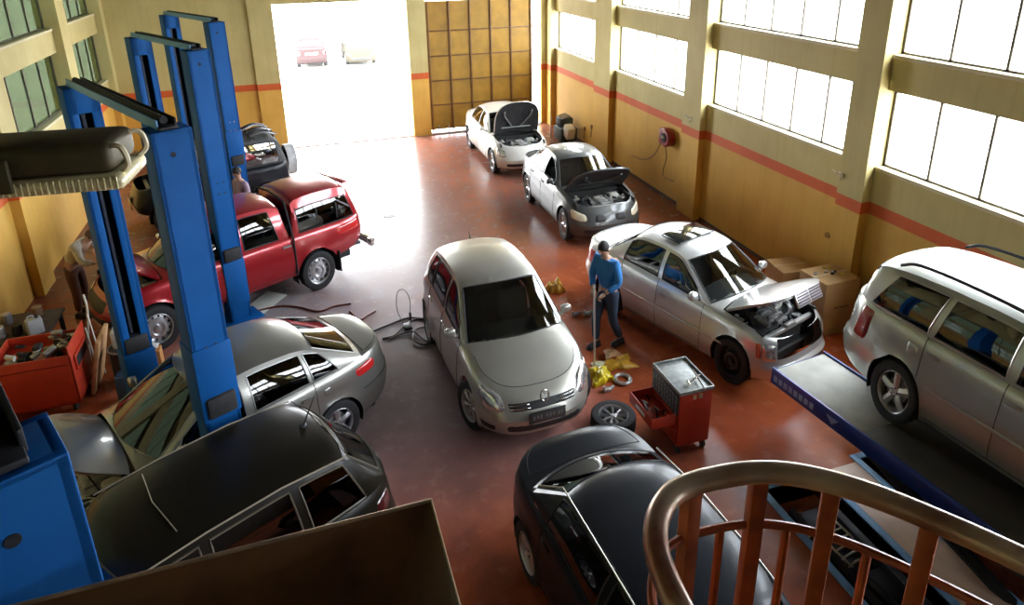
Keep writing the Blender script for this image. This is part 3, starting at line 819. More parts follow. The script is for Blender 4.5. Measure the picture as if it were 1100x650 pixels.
# ---------------------------------------------------------------- vehicles
silver_warm = paint('paint_champagne_silver', (.50, .49, .44), .7, .34)
silver = paint('paint_silver', (.56, .57, .57), .75, .33)
silver_w = paint('paint_pale_silver', (.66, .67, .66), .6, .32)
silver_g = paint('paint_green_silver', (.40, .42, .39), .75, .32)
grey_car = paint('paint_warm_grey', (.30, .295, .27), .75, .33)
graph = paint('paint_graphite', (.085, .09, .09), .45, .38, .5)
white_car = paint('paint_pearl', (.78, .77, .72), .2, .3)
red_car = paint('paint_red', (.36, .012, .018), .35, .28)
black_car = mat('paint_black', (.008, .010, .014), .28, 0, .08, spec=.28)
brownblack = mat('paint_brown_black', (.010, .008, .005), .3, 0, .03, spec=.18)
darkgrey = mat('soft_top_cloth', (.09, .09, .09), .9, noise=.15, nscale=20)

def place(name, label, cat, x, y, deg, zs=1.12, ls=1., z=0.):
    e = empty(name, (x, y, z), math.radians(deg), (ls, 1, zs)); return tag(e, label, cat)
HATCH = dict(W=.88, wf=1.289, wr=-1.289, R=.316, zl=.18,
    nose=[(0, 2.07), (.1, 2.13), (.3, 2.17), (.45, 2.165), (.6, 2.11), (.75, 2.04), (.9, 1.95), (1, 1.84)],
    tail=[(0, -1.92), (.1, -2.0), (.4, -2.04), (.6, -1.99), (1, -1.94)],
    belt=[(-1.95, 1.0), (-1.3, .99), (0, .945), (.9, .90), (1.3, .835), (1.6, .765), (1.84, .69)],
    mid=[(-1.95, 1.03), (0, 1.), (1.0, .995), (1.3, .93), (1.6, .83), (1.84, .70)],
    gh=[dict(cx=1.08, cs=.82, wt=(.22, 1.455), roof=[(-.35, 1.487), (-1., 1.472)], rt=(-1.6, 1.40), rb=(-1.92, 1.04), rs=-1.80, wr=(.60, .58),
        wins=[(.70, .56, -.12, -.12), (-.22, -.22, -.98, -.92), (-1.05, -1.0, -1.36, -1.22)])],
    doors=[.78, -.17, -1.02], rim='ten', tyre_w=.2)
SALOON = dict(W=.86, wf=1.345, wr=-1.345, R=.315, zl=.19,
    nose=[(0, 2.0), (.1, 2.06), (.25, 2.11), (.40, 2.12), (.46, 2.06), (.9, 2.0), (1, 1.95)],
    tail=[(0, -2.22), (.1, -2.3), (.25, -2.37), (.42, -2.37), (.48, -2.31), (1, -2.25)],
    belt=[(-2.25, .95), (-1.5, .965), (0, .92), (.9, .885), (1.5, .82), (1.95, .745)],
    mid=[(-2.25, .975), (-1.5, 1.0), (0, 1.), (1.0, .985), (1.5, .90), (1.95, .77)], trunkx=-1.62,
    gh=[dict(cx=1.0, cs=.78, wt=(.24, 1.37), roof=[(-.3, 1.408), (-.8, 1.39)], rt=(-1.02, 1.345), rb=(-1.60, 1.0), rs=-1.50, wr=(.575, .55),
        wins=[(.66, .52, -.16, -.16), (-.26, -.26, -1.08, -1.0)])],
    doors=[.74, -.21, -1.06], rim='five', tyre_w=.2, nf=3.4, nr=3.4)

# --- silver hatchback in the middle of the floor
e = place('hatchback_car', 'silver hatchback with closed bonnet and dark windscreen in the centre of the red floor', 'car', 2.54, 8.95, -87., 1.21, .90)
G = build_car(e, {**HATCH, 'paint': silver_warm, 'glass': cglass_d, 'wglass': glass('golf_windscreen', (.16, .19, .17), base=.03), 'rim': 'seven', 'steer': math.radians(16),
  'lenses': [dict(name='headlight', quad=[(1.27, .62), (1.67, .60), (1.62, .97), (1.20, .97)], m=lampm, d=.022, sq=.75),
    dict(name='upper_grille', quad=[(1.66, .635), (2.34, .635), (2.38, .80), (1.62, .80)], m=blackp, d=.004, both=False, sq=.1),
    dict(name='lower_grille', quad=[(1.58, .16), (2.42, .16), (2.42, .36), (1.58, .36)], m=blackp, d=.004, both=False, sq=.15),
    dict(name='fog_lamp_recess', quad=[(1.26, .16), (1.50, .16), (1.50, .32), (1.24, .32)], m=blackp, d=.004, sq=.2),
    dict(name='tail_light', quad=[(-1.5, .72), (-1.12, .72), (-1.1, .92), (-1.5, .92)], m=tailm, d=.01),
    dict(name='side_repeater', quad=[(.93, .62), (.965, .62), (.965, .655), (.93, .655)], m=orangel, d=.006)]})
for f0 in (.67, .735):
    G['lens'](name='grille_bar', quad=[(1.67, f0), (1.93, f0), (1.93, f0+.022), (1.67, f0+.022)], m=chrome, d=.014, sq=0, n=5, base=.008)
xg = G['noseF'](.72)+.02
lg = MB(); R0 = .062
M = T3(xg, 0, G['zbf'](1.84)*.72+.16) @ R3('Y', 68)
lg.tube([M @ Vector((R0*math.cos(a*PI/14), R0*math.sin(a*PI/14), 0)) for a in range(28)], .009, 6, closed=True)
def stroke(pts): lg.tube([M @ Vector((-b, a, 0)) for a, b in pts], .006, 5)
stroke([(-.026, .052), (0, .008), (.026, .052)]); stroke([(-.052, .022), (-.024, -.052), (0, -.004), (.024, -.052), (.052, .022)])
lg.build('grille_emblem', chrome, e)
plate(e, G['noseF'](.45)+.016, .46, w=.5, h=.115, m=mat('dark_plate', (.05, .05, .05), .5), )
for k, y in enumerate((-.19, -.14, -.09, -.01, .04, .09, .16, .2)):
    m_ = MB(); m_.rbox(G['noseF'](.45)+.024, G['noseF'](.45)+.026, y-.014, y+.014, .435+.01*(k % 2), .485, .0005); m_.build('plate_character', mat('plate_grey', (.16, .16, .15), .6), e)
an = MB(); an.tube([(-1.42, 0, 1.455), (-1.5, 0, 1.53)], [.012, .006], 8); an.ball((-1.42, 0, 1.455), .025, (1.4, 1, .5)); an.build('roof_aerial', blackp, e)

# --- silver saloon with open bonnet
e = place('saloon_car', 'pale silver saloon with raised bonnet, open sunroof and black front wheel behind the mechanic', 'car', 6.14, 8.95, -72.0, 1.22, .98)
G = build_car(e, {**SALOON, 'paint': silver_w, 'hood_open': 34, 'bumper_mat': silver_w, 'rimmat': mat('black_rim', (.03, .03, .03), .4), 'rim': 'steel', 'xmember_paint': True,
  'holes': [(1.62, 2.0, .6, .99)], 'glass': cglass_d, 'wglass': cglass_l, 'handle_f': .76,
  'lenses': [dict(name='headlight', quad=[(1.37, .53), (1.62, .53), (1.62, .90), (1.35, .92)], m=lampm, d=.02, sq=.15),
    dict(name='indicator_light', quad=[(1.27, .55), (1.36, .55), (1.34, .90), (1.25, .88)], m=orangel, d=.012, sq=.2),
    dict(name='tail_light', quad=[(-1.5, .55), (-1.04, .55), (-1.04, .88), (-1.5, .88)], m=tailm, d=.01, sq=.2),
    dict(name='bumper_intake', quad=[(1.5, .12), (2.5, .12), (2.5, .3), (1.5, .3)], m=blackp, d=.003, both=False, sq=.2),
    dict(name='door_moulding', quad=[(-.9, .45), (.9, .45), (.9, .5), (-.9, .5)], m=silver, d=.012, sq=0, n=12)]})
engine_bay(e, G, 3, castm, 'v')
# radiator grille fixed to the bonnet edge
gm = MB(); Mh = G['Mh']; x = G['xf1']+.01; zt = .765
gm.rbox(x-.02, x+.02, -.31, .31, -.0, .19, .02, M=Mh @ T3(0, 0, zt-.2), mi=0)
for k in range(5):
    for sg in (-1, 1): gm.rbox(x+.008, x+.03, min(sg*.02, sg*.285), max(sg*.02, sg*.285), .018+k*.034, .04+k*.034, .004, M=Mh @ T3(0, 0, zt-.2), mi=1)
go = gm.build('radiator_grille', [silver_w, mat('grille_slot', (.10, .07, .09), .5)], e)
sr = MB(); sr.rbox(-.20, .20, -.41, .41, -.004, .008, .004, M=T3(-.32, 0, 1.416) @ R3('Y', 4)); sr.build('sunroof_panel', cglass_d if False else mat('sunroof_glass', (.02, .022, .02), .05, 0, 1.), e)
sr = MB(); sr.tube([(-.53, -.43, 1.408), (-.53, .43, 1.408), (-.11, .43, 1.402), (-.11, -.43, 1.402)], .007, 6, closed=True); sr.build('sunroof_seal', blackp, e)

# --- graphite saloon with open bonnet
S3 = dict(SALOON, W=.90, wf=1.38, wr=-1.38, R=.32, nf=2.9,
    nose=[(0, 2.05), (.1, 2.12), (.3, 2.17), (.45, 2.16), (.6, 2.12), (.8, 2.05), (1, 1.93)], rim='seven')
e = place('saloon_car', 'dark graphite saloon with raised black bonnet parked along the right wall', 'car', 6.25, 14.5, -90.5, 1.2, .92)
G = build_car(e, {**S3, 'paint': graph, 'hood_open': 45, 'glass': glass('bmw_glass', (.10, .11, .11), base=.12), 'open_wins': [(0, -1)], 'doors': [.74, -.21, -1.06],
  'lenses': [dict(name='headlight', quad=[(1.25, .60), (1.68, .56), (1.66, .82), (1.22, .90)], m=lampw, d=.02),
    dict(name='kidney_grille', quad=[(1.80, .55), (1.97, .55), (1.97, .80), (1.82, .80)], m=blackp, d=.012),
    dict(name='lower_grille', quad=[(1.5, .12), (2.5, .12), (2.5, .34), (1.5, .34)], m=blackp, d=.004, both=False)]})
engine_bay(e, G, 5, castm, 'v')
# --- white saloon at the far end
S4 = dict(SALOON, W=.865, wf=1.3575, wr=-1.3575, R=.31, nf=2.8, nose=[(0, 2.0), (.1, 2.07), (.3, 2.12), (.45, 2.12), (.6, 2.07), (.8, 2.0), (1, 1.9)], rim='seven')
e = place('saloon_car', 'white saloon with bonnet raised nearly upright in front of the ochre gate', 'car', 6.03, 19.75, -90., 1.17, 1.)
G = build_car(e, {**S4, 'paint': white_car, 'hood_open': 78, 'glass': cglass, 'hood_rib': mat('bonnet_edge_grey', (.25, .27, .26), .5),
  'lenses': [dict(name='headlight', quad=[(1.25, .58), (1.62, .55), (1.60, .85), (1.22, .90)], m=lampm, d=.02),
    dict(name='lower_grille', quad=[(1.5, .12), (2.5, .12), (2.5, .3), (1.5, .3)], m=blackp, d=.004, both=False)]})
engine_bay(e, G, 8, castm, 'v')
# --- grey saloon at left, bonnet raised
S5 = dict(HATCH, nose=HATCH['nose'], tail=[(0, -2.26), (.1, -2.33), (.4, -2.38), (.6, -2.34), (1, -2.27)],
    belt=[(-2.27, 1.02), (-1.3, 1.0), (0, .95), (.9, .90), (1.3, .835), (1.6, .765), (1.84, .69)],
    mid=[(-2.27, 1.06), (-1.75, 1.06), (0, 1.), (1.0, .995), (1.3, .93), (1.6, .83), (1.84, .70)], trunkx=-1.86,
    gh=[dict(cx=1.08, cs=.82, wt=(.22, 1.43), roof=[(-.35, 1.46), (-.9, 1.43)], rt=(-1.15, 1.385), rb=(-1.84, 1.07), rs=-1.78, wr=(.60, .565),
        wins=[(.70, .56, -.14, -.14), (-.26, -.26, -.98, -.93), (-1.04, -.99, -1.42, -1.18)])], rim='five')
e = place('saloon_car', 'grey saloon with raised bonnet standing between the two nearest blue posts', 'car', -1.50, 8.15, 206., 1.12, 1.)
G = build_car(e, {**S5, 'paint': grey_car, 'hood_open': 42, 'glass': cglass_d, 'wtrim': mat('trim_chrome_dull', (.25, .25, .24), .35, .7),
  'lenses': [dict(name='headlight', quad=[(1.28, .62), (1.66, .60), (1.62, .80), (1.22, .90)], m=lampm, d=.02),
    dict(name='tail_light', quad=[(-1.38, .74), (-1.14, .73), (-1.12, .90), (-1.38, .92)], m=tailm, d=.014),
    dict(name='bumper_strip', quad=[(-1.98, .50), (-1.1, .50), (-1.1, .53), (-1.98, .53)], m=blackp, d=.004, sq=0),
    dict(name='fuel_flap', quad=[(-.99, .74), (-.9, .74), (-.9, .86), (-.99, .86)], m=grey_car, d=.004, sq=.4)]})
engine_bay(e, G, 11, castm, 't')
# --- red pickup with hardtop
PICK = dict(W=.87, wf=1.5, wr=-1.5, R=.365, zl=.36, arch=.075,
    nose=[(0, 2.12), (.1, 2.2), (.3, 2.27), (.5, 2.26), (.7, 2.2), (1, 2.05)],
    tail=[(0, -2.62), (.15, -2.68), (.5, -2.70), (1, -2.68)],
    belt=[(-2.7, 1.12), (-1.5, 1.12), (0, 1.10), (.9, 1.08), (1.5, 1.03), (2.05, .93)],
    mid=[(-2.7, 1.13), (0, 1.14), (1.2, 1.14), (1.6, 1.09), (2.05, .95)],
    low=[(-2.7, .62), (-1.9, .50), (-1.5, .42), (1.1, .38), (2.2, .42)],
    gh=[dict(cx=1.22, cs=.95, wt=(.38, 1.70), roof=[(-.2, 1.745), (-.7, 1.73)], rt=(-.98, 1.68), rb=(-1.02, 1.16), rs=-1.0, wr=(.60, .60), sweep2=.03,
        wins=[(.80, .66, -.02, -.02), (-.14, -.14, -.80, -.68)]),
        dict(cx=-1.08, cs=-1.08, cz=1.14, wt=(-1.12, 1.74), roof=[(-1.6, 1.78), (-2.2, 1.76)], rt=(-2.42, 1.70), rb=(-2.68, 1.14), rs=-2.66, wr=(.63, .60), sweep=.02, sweep2=.04, front_glass=False,
        wins=[(-1.22, -1.22, -2.45, -2.25)], vt=.74)],
    doors=[.86, -.08, -1.03], rim='steel', tyre_w=.24, prof=[(0, .93), (.1, .97), (.3, 1.), (.5, 1.), (.66, .99), (.85, .965), (.95, .94), (1., .91)], nr=5., seat_z=.62, seat_x=.15, sep_bumper=False)
e = place('pickup_truck', 'red double-cab pickup with hardtop canopy standing at the blue post lift', 'pickup truck', -1.70, 12.73, 206., 1.13, .99)
G = build_car(e, {**PICK, 'paint': red_car, 'hood_open': 40, 'glass': cglass_d, 'handle_mat': alloy, 'wtrim': blackp, 'mirror_mat': chrome,
  'lenses': [dict(name='tail_light', quad=[(-1.5, .62), (-1.06, .62), (-1.06, .93), (-1.5, .93)], m=tailm, d=.014),
    dict(name='headlight', quad=[(1.25, .62), (1.66, .60), (1.62, .85), (1.22, .92)], m=lampm, d=.02),
    dict(name='front_grille', quad=[(1.68, .55), (2.32, .55), (2.32, .88), (1.68, .88)], m=blackp, d=.008, both=False, sq=.1), dict(name='lower_grille', quad=[(1.35, .05), (2.65, .05), (2.65, .45), (1.35, .45)], m=blackp, d=.006, both=False, sq=.15)]})
engine_bay(e, G, 13, castm, 't')
b = MB(); b.rbox(-2.84, -2.68, -.72, .72, .50, .60, .03); b.rbox(-2.80, -2.70, -.9+.05, -.7, .48, .62, .02); b.rbox(-2.80, -2.70, .7, .85, .48, .62, .02); b.build('rear_step_bumper', chrome, e)
b = MB()
for sg in (-1, 1): MB().rbox(-1.98, -1.95, sg*.76-.11, sg*.76+.11, .22, .62, .01).build('mud_flap', rubber, e)
b = MB(); b.tube([(-1.045, .86, .45), (-1.045, .862, 1.08), (-1.045, .64, 1.70)], .02, 6); b.tube([(-1.045, -.86, .45), (-1.045, -.862, 1.08), (-1.045, -.64, 1.70)], .02, 6); b.tube([(-1.045, -.64, 1.70), (-1.045, 0, 1.765), (-1.045, .64, 1.70)], .02, 6); b.build('cab_gap', dark, e)
b = MB()
for k, x in enumerate((-1.62, -2.05)): MB().rbox(x-.012, x+.012, .74, .76, 1.2, 1.48, .004).build('canopy_window_bar', blackp, e)
b = MB(); b.rbox(-2.50, -2.36, -.5, .5, 1.70, 1.725, .01); b.build('canopy_spoiler', red_car, e)

# --- soft top off-roader behind the pickup
jr = random.Random(4)
JIM = dict(W=.79, wf=1.1, wr=-1.1, R=.34, zl=.36, arch=.06,
    nose=[(0, 1.6), (.1, 1.7), (.4, 1.76), (.6, 1.70), (1, 1.62)], tail=[(0, -1.66), (.3, -1.72), (1, -1.70)],
    belt=[(-1.7, 1.08), (0, 1.06), (.5, 1.05), (1.6, .98)], mid=[(-1.7, 1.1), (.55, 1.1), (1.62, 1.0)], nr=5, nf=4.5,
    low=[(-1.7, .5), (1.7, .45)],
    gh=[dict(cx=.62, cs=.52, wt=(.25, 1.62), roof=[(-.3, 1.68), (-.9, 1.68)], rt=(-1.5, 1.64), rb=(-1.69, 1.1), rs=-1.66, wr=(.64, .62), sweep=.05, sweep2=.03, mat=darkgrey,
        wins=[(.42, .36, -.30, -.30), (-.45, -.45, -1.45, -1.40)], side_glass=glass('vinyl_window', (.35, .38, .36), base=.25))],
    doors=[.45, -.38], rim='five', tyre_w=.22, seat_z=.6, seat_x=-.2, rear_seat=False, sep_bumper=False)
e = place('offroad_car', 'black soft-top off-roader with canvas roof standing behind the red pickup', 'car', -2.3, 17.7, 196., 1.17, 1.05)
G = build_car(e, {**JIM, 'paint': black_car, 'hood_open': 38, 'glass': cglass, 'bumper_mat': blackp})
engine_bay(e, G, 17, castm, 't')
plate(e, 1.78, .62, w=.5, h=.16, glyphs='B', tilt=0)
sw = tyre_mesh(.34, .2).build('spare_wheel', rubber, e); sw.location = (-1.86, 0, .95); sw.rotation_euler = (0, 0, PI/2)
cv = MB(); cv.lathe([(.345, -.11), (.35, .1), (.33, .115), (.001, .125)], 28, T3(-1.86, 0, .95) @ R3('Y', -90)); cv.build('spare_wheel_cover', mat('cover_grey', (.62, .62, .6), .5, noise=.3, nscale=8), e)
for k, x in enumerate((-.5, -.95, -1.4)): MB().tube([(x, -.62, 1.67), (x, 0, 1.715), (x, .62, 1.67)], .022, 6).build('roof_bow', blackp, e)
for k in range(9):
    y = -.5+k*.12; MB().tube(catmull([(-.9, y, 1.70), (-1.2, y+jr.uniform(-.1, .1), 1.76), (-1.5, y+jr.uniform(-.12, .12), 1.68)], 5), .018, 6).build('loose_strap', [blackp, MATS['soft_top_cloth'], steelm][k % 3], e)
# --- black hatchback bottom left (roof in the foreground)
SUV = dict(HATCH, W=.83, gh=[dict(cx=1.38, cs=1.15, wt=(.72, 1.42), roof=[(.2, 1.455), (-.6, 1.47), (-1.1, 1.455)], rt=(-1.45, 1.42), rb=(-1.93, 1.03), rs=-1.80, wr=(.60, .59),
        wins=[(1.02, .90, .10, .10), (.0, .0, -.80, -.74), (-.9, -.84, -1.5, -1.3)])], doors=[1.06, .05, -.86])
e = place('hatchback_car', 'very dark brown hatchback seen from above in the left foreground with a roof aerial', 'car', -1.40, 5.55, 206., 1.3, .95)
G = build_car(e, {**SUV, 'paint': brownblack, 'glass': cglass_d, 'wtrim': mat('trim_tan', (.10, .085, .06), .4),
   'lenses': [dict(name='tail_light', quad=[(-1.5, .72), (-1.2, .70), (-1.2, .9), (-1.5, .9)], m=mat('tail_lamp_smoked', (.05, .008, .008), .2, 0, 1.), d=.010)]})
an = MB(); an.tube([(-1.25, 0, 1.44), (-1.42, 0, 1.66)], [.01, .004], 8); an.ball((-1.25, 0, 1.44), .03, (1.5, 1, .6)); an.build('roof_aerial', blackp, e)
rr_ = MB()
for sg in (-1, 1): MB().tube([(.6, sg*.60, 1.37), (.0, sg*.60, 1.408), (-.7, sg*.597, 1.418), (-1.38, sg*.59, 1.37)], .007, 6).build('roof_moulding', mat('moulding_tan', (.32, .27, .2), .4), e)
rr_.tube([(.20, -.45, 1.437), (.25, 0, 1.456), (.20, .45, 1.437)], .005, 6); rr_.tube([(-1.40, -.57, 1.375), (-1.43, 0, 1.427), (-1.40, .57, 1.375)], .005, 6)
rr_.build('roof_seam', MATS['moulding_tan'], e)
# --- black saloon bottom centre
e = place('saloon_car', 'black saloon seen from above with its boot towards the loose wheel, below the railing', 'car', 2.66, 3.95, -86., 1.08, 1.)
S7 = dict(SALOON, tail=[(0, -2.02), (.1, -2.1), (.25, -2.15), (.42, -2.15), (.48, -2.11), (1, -2.06)], trunkx=-1.60,
    belt=[(-2.06, 1.0), (-1.5, .99), (0, .93), (.9, .885), (1.5, .82), (1.95, .745)], mid=[(-2.06, 1.06), (-1.5, 1.06), (0, 1.), (1.0, .985), (1.5, .90), (1.95, .77)],
    gh=[dict(cx=1.42, cs=1.2, wt=(.74, 1.36), roof=[(.2, 1.40), (-.3, 1.405), (-.75, 1.39)], rt=(-.98, 1.355), rb=(-1.58, 1.065), rs=-1.42, wr=(.585, .56),
        wins=[(1.08, .94, .10, .10), (.0, .0, -.98, -.92)])], doors=[1.1, .05, -1.0])
G = build_car(e, {**S7, 'paint': black_car, 'shelf_len': .62, 'shelf_mat': mat('shelf_reflection_pale', (.42, .45, .38), .7, noise=.2), 'rglass': glass('black_sedan_rear', (.6, .64, .6), base=.05), 'glass': glass('black_sedan_glass', (.03, .035, .04), base=.05),  # pale shelf colour stands in for a reflection on the rear glass
   'lenses': [dict(name='tail_light', quad=[(-1.5, .6), (-1.2, .6), (-1.2, .86), (-1.5, .86)], m=MATS['tail_lamp_smoked'], d=.01, sq=.2)]})
for sg in (-1, 1): MB().tube([(.66, sg*.60, 1.30), (.3, sg*.602, 1.335), (-.4, sg*.60, 1.352), (-1.0, sg*.575, 1.315), (-1.3, sg*.70, 1.14)], .008, 6).build('roof_moulding', mat('moulding_silver', (.45, .43, .38), .3, .6), e)
# --- silver estate on the raised runway
WAG = dict(SALOON, W=.875, wf=1.3575, wr=-1.3575, R=.318, nf=2.8, nr=4.2,
    nose=[(0, 2.0), (.1, 2.07), (.3, 2.12), (.45, 2.12), (.6, 2.07), (.8, 2.0), (1, 1.9)],
    tail=[(0, -2.30), (.1, -2.38), (.25, -2.42), (.42, -2.42), (.5, -2.35), (1, -2.30)],
    belt=[(-2.3, 1.0), (-1.5, .985), (0, .94), (.9, .89), (1.5, .82), (1.9, .74)], mid=[(-2.3, 1.02), (0, 1.), (1.0, .985), (1.5, .90), (1.95, .77)], trunkx=None,
    gh=[dict(cx=1.02, cs=.80, wt=(.26, 1.40), roof=[(-.35, 1.45), (-1.1, 1.45), (-1.6, 1.43)], rt=(-2.02, 1.385), rb=(-2.27, 1.03), rs=-2.12, wr=(.585, .575), sweep2=.0,
        wins=[(.68, .54, -.14, -.14), (-.24, -.24, -1.06, -.96), (-1.14, -1.04, -1.92, -1.66)], vt=.88)],
    doors=[.76, -.19, -1.10], rim='five')
WZ = 1.1
e = place('estate_car', 'silver estate car with roof rails standing on the raised blue runway', 'car', 7.05, 3.78, -84., 1.28, .93, WZ)
G = build_car(e, {**WAG, 'paint': silver_g, 'glass': cglass_d, 'wtrim': mat('trim_bright', (.45, .45, .43), .3, .8),
   'lenses': [dict(name='tail_light', quad=[(-1.36, .50), (-1.16, .52), (-1.14, .97), (-1.30, .97)], m=mat('tail_lamp_dark', (.28, .02, .02), .2, 0, 1.), d=.014, sq=.2),
     dict(name='fuel_flap', quad=[(-.995, .72), (-.88, .72), (-.88, .88), (-.995, .88)], m=silver_g, d=.006, sq=.5),
     dict(name='door_moulding', quad=[(-.82, .44), (.9, .44), (.9, .49), (-.82, .49)], m=silver_g, d=.012, sq=0, n=12)]})
rl = MB()
for sg in (-1, 1): MB().tube(catmull([(.02, sg*.575, 1.40), (-.1, sg*.575, 1.455), (-.8, sg*.575, 1.49), (-1.5, sg*.565, 1.475), (-1.75, sg*.56, 1.40)], 5), .016, 8).build('roof_rail', blackp, e)
# --- two cars in the yard
e = place('saloon_car', 'dark saloon parked in the sunlit yard, left one of two outside the doorway', 'car', .95, 41.2, 90., 1.1, 1.)
build_car(e, {**SALOON, 'paint': mat('paint_dusty_rose', (.05, .034, .035), .9, spec=.05), 'glass': cglass,
   'lenses': [dict(name='tail_light', quad=[(-1.6, .55), (-1.04, .55), (-1.04, .88), (-1.6, .88)], m=tailm, d=.01, sq=.2), dict(name='rear_plate', quad=[(-1.85, .62), (-2.15, .62), (-2.15, .8), (-1.85, .8)], m=whitep, d=.01, both=False, sq=0)]})
e = place('hatchback_car', 'pale dusty car parked in the sunlit yard, right one of two outside the doorway', 'car', 3.6, 41.0, -90., 1.1, 1.)
build_car(e, {**HATCH, 'paint': mat('paint_dusty_beige', (.055, .05, .038), .9, spec=.05), 'glass': cglass,
   'lenses': [dict(name='headlight', quad=[(1.30, .63), (1.66, .60), (1.62, .78), (1.24, .90)], m=lampm, d=.02), dict(name='lower_grille', quad=[(1.5, .2), (2.5, .2), (2.5, .5), (1.5, .5)], m=blackp, d=.004, both=False, sq=.15)]})
# ---------------------------------------------------------------- two-post lifts
blue = mat('lift_blue', (.003, .085, .30), .6, 0, .0, noise=.08, nscale=4, spec=.2)
blue_pale = mat('lift_blue_pale', (.10, .26, .48), .5)
slot = mat('lift_slot', (.008, .009, .012), .7)
def post(root, x, y, ang, H=4.9, car_z=None, arms=True, gz=.86, w=.36, d=.30, name='post'):
    # channel section, open towards +X local (towards the partner)
    e = MB(); t = .045
    e.rbox(-d/2, -d/2+t, -w/2, w/2, 0, H, .008)                       # back
    for s in (-1, 1):
        e.rbox(-d/2, d/2, s*w/2-(t if s > 0 else 0), s*w/2+(0 if s > 0 else t), 0, H, .008)
        a, b = sorted((s*w/2, s*(w/2-.11))); e.rbox(d/2-t, d/2, a, b, 0, H, .006)
    e.rbox(-d/2, d/2, -w/2, w/2, H-.03, H, .006); e.rbox(d/2-t, d/2, -w/2, w/2, H-.32, H-.02, .006)
    e.box(-d/2+t+.002, -d/2+t+.012, -w/2+t, w/2-t, .02, H-.04, 1)
    e.cyl((.0, 0, .1), (.0, 0, H-.1), .022, n=8, mi=2)
    M = T3(x, y, 0) @ R3('Z', ang); e.xf(M)
    o = e.build(name, [blue, slot, steelm], root)
    b = MB()
    for zz in (H*.545, H*.505):
        for s in (-.05, .05):
            b2 = MB().cyl((-d/2-.008, s, zz), (-d/2+.01, s, zz), .014, n=8); b2.xf(M); b2.build('bolt', chrome, o)
    b.cyl((-d/2-.004, .02, H-.22), (-d/2+.01, .02, H-.22), .025, n=10, mi=1); b.xf(M); b.build('cable_hole', [chrome, slot], o)
    p = MB(); p.rbox(-.3, .32, -.36, .36, 0, .03, .008); p.xf(M); p.build('base_plate', blue, root)
    if car_z is not None:
        c = MB(); z = car_z
        c.rbox(-d/2-.014, d/2+.03, -w/2-.014, w/2+.014, z, z+.85, .012); c.xf(M); 
        co = c.build('carriage', blue, root)
        a = MB(); a.rbox(d/2-.02, d/2+.16, -.2, .2, z+.02, z+.16, .02)
        if not arms: a = MB(); a.rbox(d/2-.02, d/2+.10, -.12, .12, z+.1, z+.3, .02)
        for s in ((-1, 1) if arms else ()):
            for (r0, r1) in ((.1, .8),):
                A = math.radians(48*s); a.rbox(r0, r1, -.06, .06, z+.04, z+.13, .012, M=T3(.2, s*.12, 0) @ R3('Z', 48*s))
                a.cyl((.2+.74*math.cos(A), s*.12+.74*math.sin(A), z+.13), (.2+.74*math.cos(A), s*.12+.74*math.sin(A), z+.2), .07, mi=1)
        a.xf(M); a.build('lift_arm', [blue, rubber], root)
        g = MB(); g.rbox(-d/2-.055, d/2+.02, -w/2+.03, w/2-.03, z+gz, z+gz+.24, .03); g.xf(M); g.build('rubber_guard', rubber, root)
    return o
def lift(label, A, B, H=4.9, cz=(None, None), arms=(True, True)):
    root = empty('two_post_lift', (A[0], A[1], 0)); tag(root, label, 'car lift', 'two-post lifts on the left side')
    ang = math.degrees(math.atan2(B[1]-A[1], B[0]-A[0]))
    post(root, 0, 0, ang, H, cz[0], arms[0], .86 if arms[0] else .04); post(root, B[0]-A[0], B[1]-A[1], ang+180, H, cz[1], arms[1])
    v = Vector((B[0]-A[0], B[1]-A[1], 0)); L_ = v.length
    c = MB(); M = R3('Z', ang)
    c.rbox(-.12, L_+.12, -.08, .08, H, H+.03, .008, M=M, mi=1); c.rbox(-.05, L_+.05, .07, .09, H-.0, H+.09, .005, M=M, mi=2); c.rbox(-.05, L_+.05, -.09, -.07, H-.0, H+.09, .005, M=M, mi=1)
    c.tube([M @ Vector((0, .0, H+.07)), M @ Vector((L_, .0, H+.07))], .035, 8, mi=1)
    c.build('top_crossbar', [blue, slot, blue_pale], root)
    return root
# A is the near post (its back faces the camera), B the far post
lift('blue two-post lift with pale edges standing around the grey saloon with raised bonnet', (-1.19, 6.71), (-2.53, 9.33), cz=(1.82, .4), arms=(False, True))
lift('blue two-post lift standing around the red pickup, bolts on its broad near post', (-1.50, 12.03), (-2.71, 14.25), cz=(.35, .3))
lift('blue two-post lift furthest back, standing by the black soft-top off-roader', (-1.58, 16.45), (-2.80, 18.8), cz=(1.6, .5), arms=(False, True))
lift('blue lift post close to the camera at the lower left corner by the brown-black hatchback', (-1.075, 2.23), (-2.415, 4.85))

# ---------------------------------------------------------------- raised runway on scissor legs
run_blue = mat('runway_blue', (.010, .045, .26), .4, .1, .4)
e = empty('lift_runway', (6.19, 3.9, 0)); tag(e, 'raised dark blue lift runway with grey top under the silver estate', 'lift runway')
RM = R3('Z', 5.6)
def place_box(mb, x0, x1, y0, y1, z0, z1, r=.01, mi=0): mb.rbox(x0, x1, y0, y1, z0, z1, r, mi, M=RM)
a = MB(); place_box(a, -.46, .46, -3.4, 2.4, WZ-.20, WZ-.012, .01); place_box(a, -.46, -.43, -3.4, 2.4, WZ-.2, WZ+.025, .006); place_box(a, .43, .46, -3.4, 2.4, WZ-.2, WZ+.025, .006)
a.build('runway_beam', run_blue, e)
a = MB(); place_box(a, -.425, .425, 1.02, 2.37, WZ-.012, WZ, .003)
a.build('runway_tread', mat('tread_grey', (.60, .60, .54), .55, noise=.25, nscale=2.2), e)
a = MB(); place_box(a, -.425, .425, -3.35, 1.015, WZ-.012, WZ, .003)
a.build('runway_tread', mat('tread_grime', (.05, .045, .035), .5, noise=.5, nscale=1.6), e)
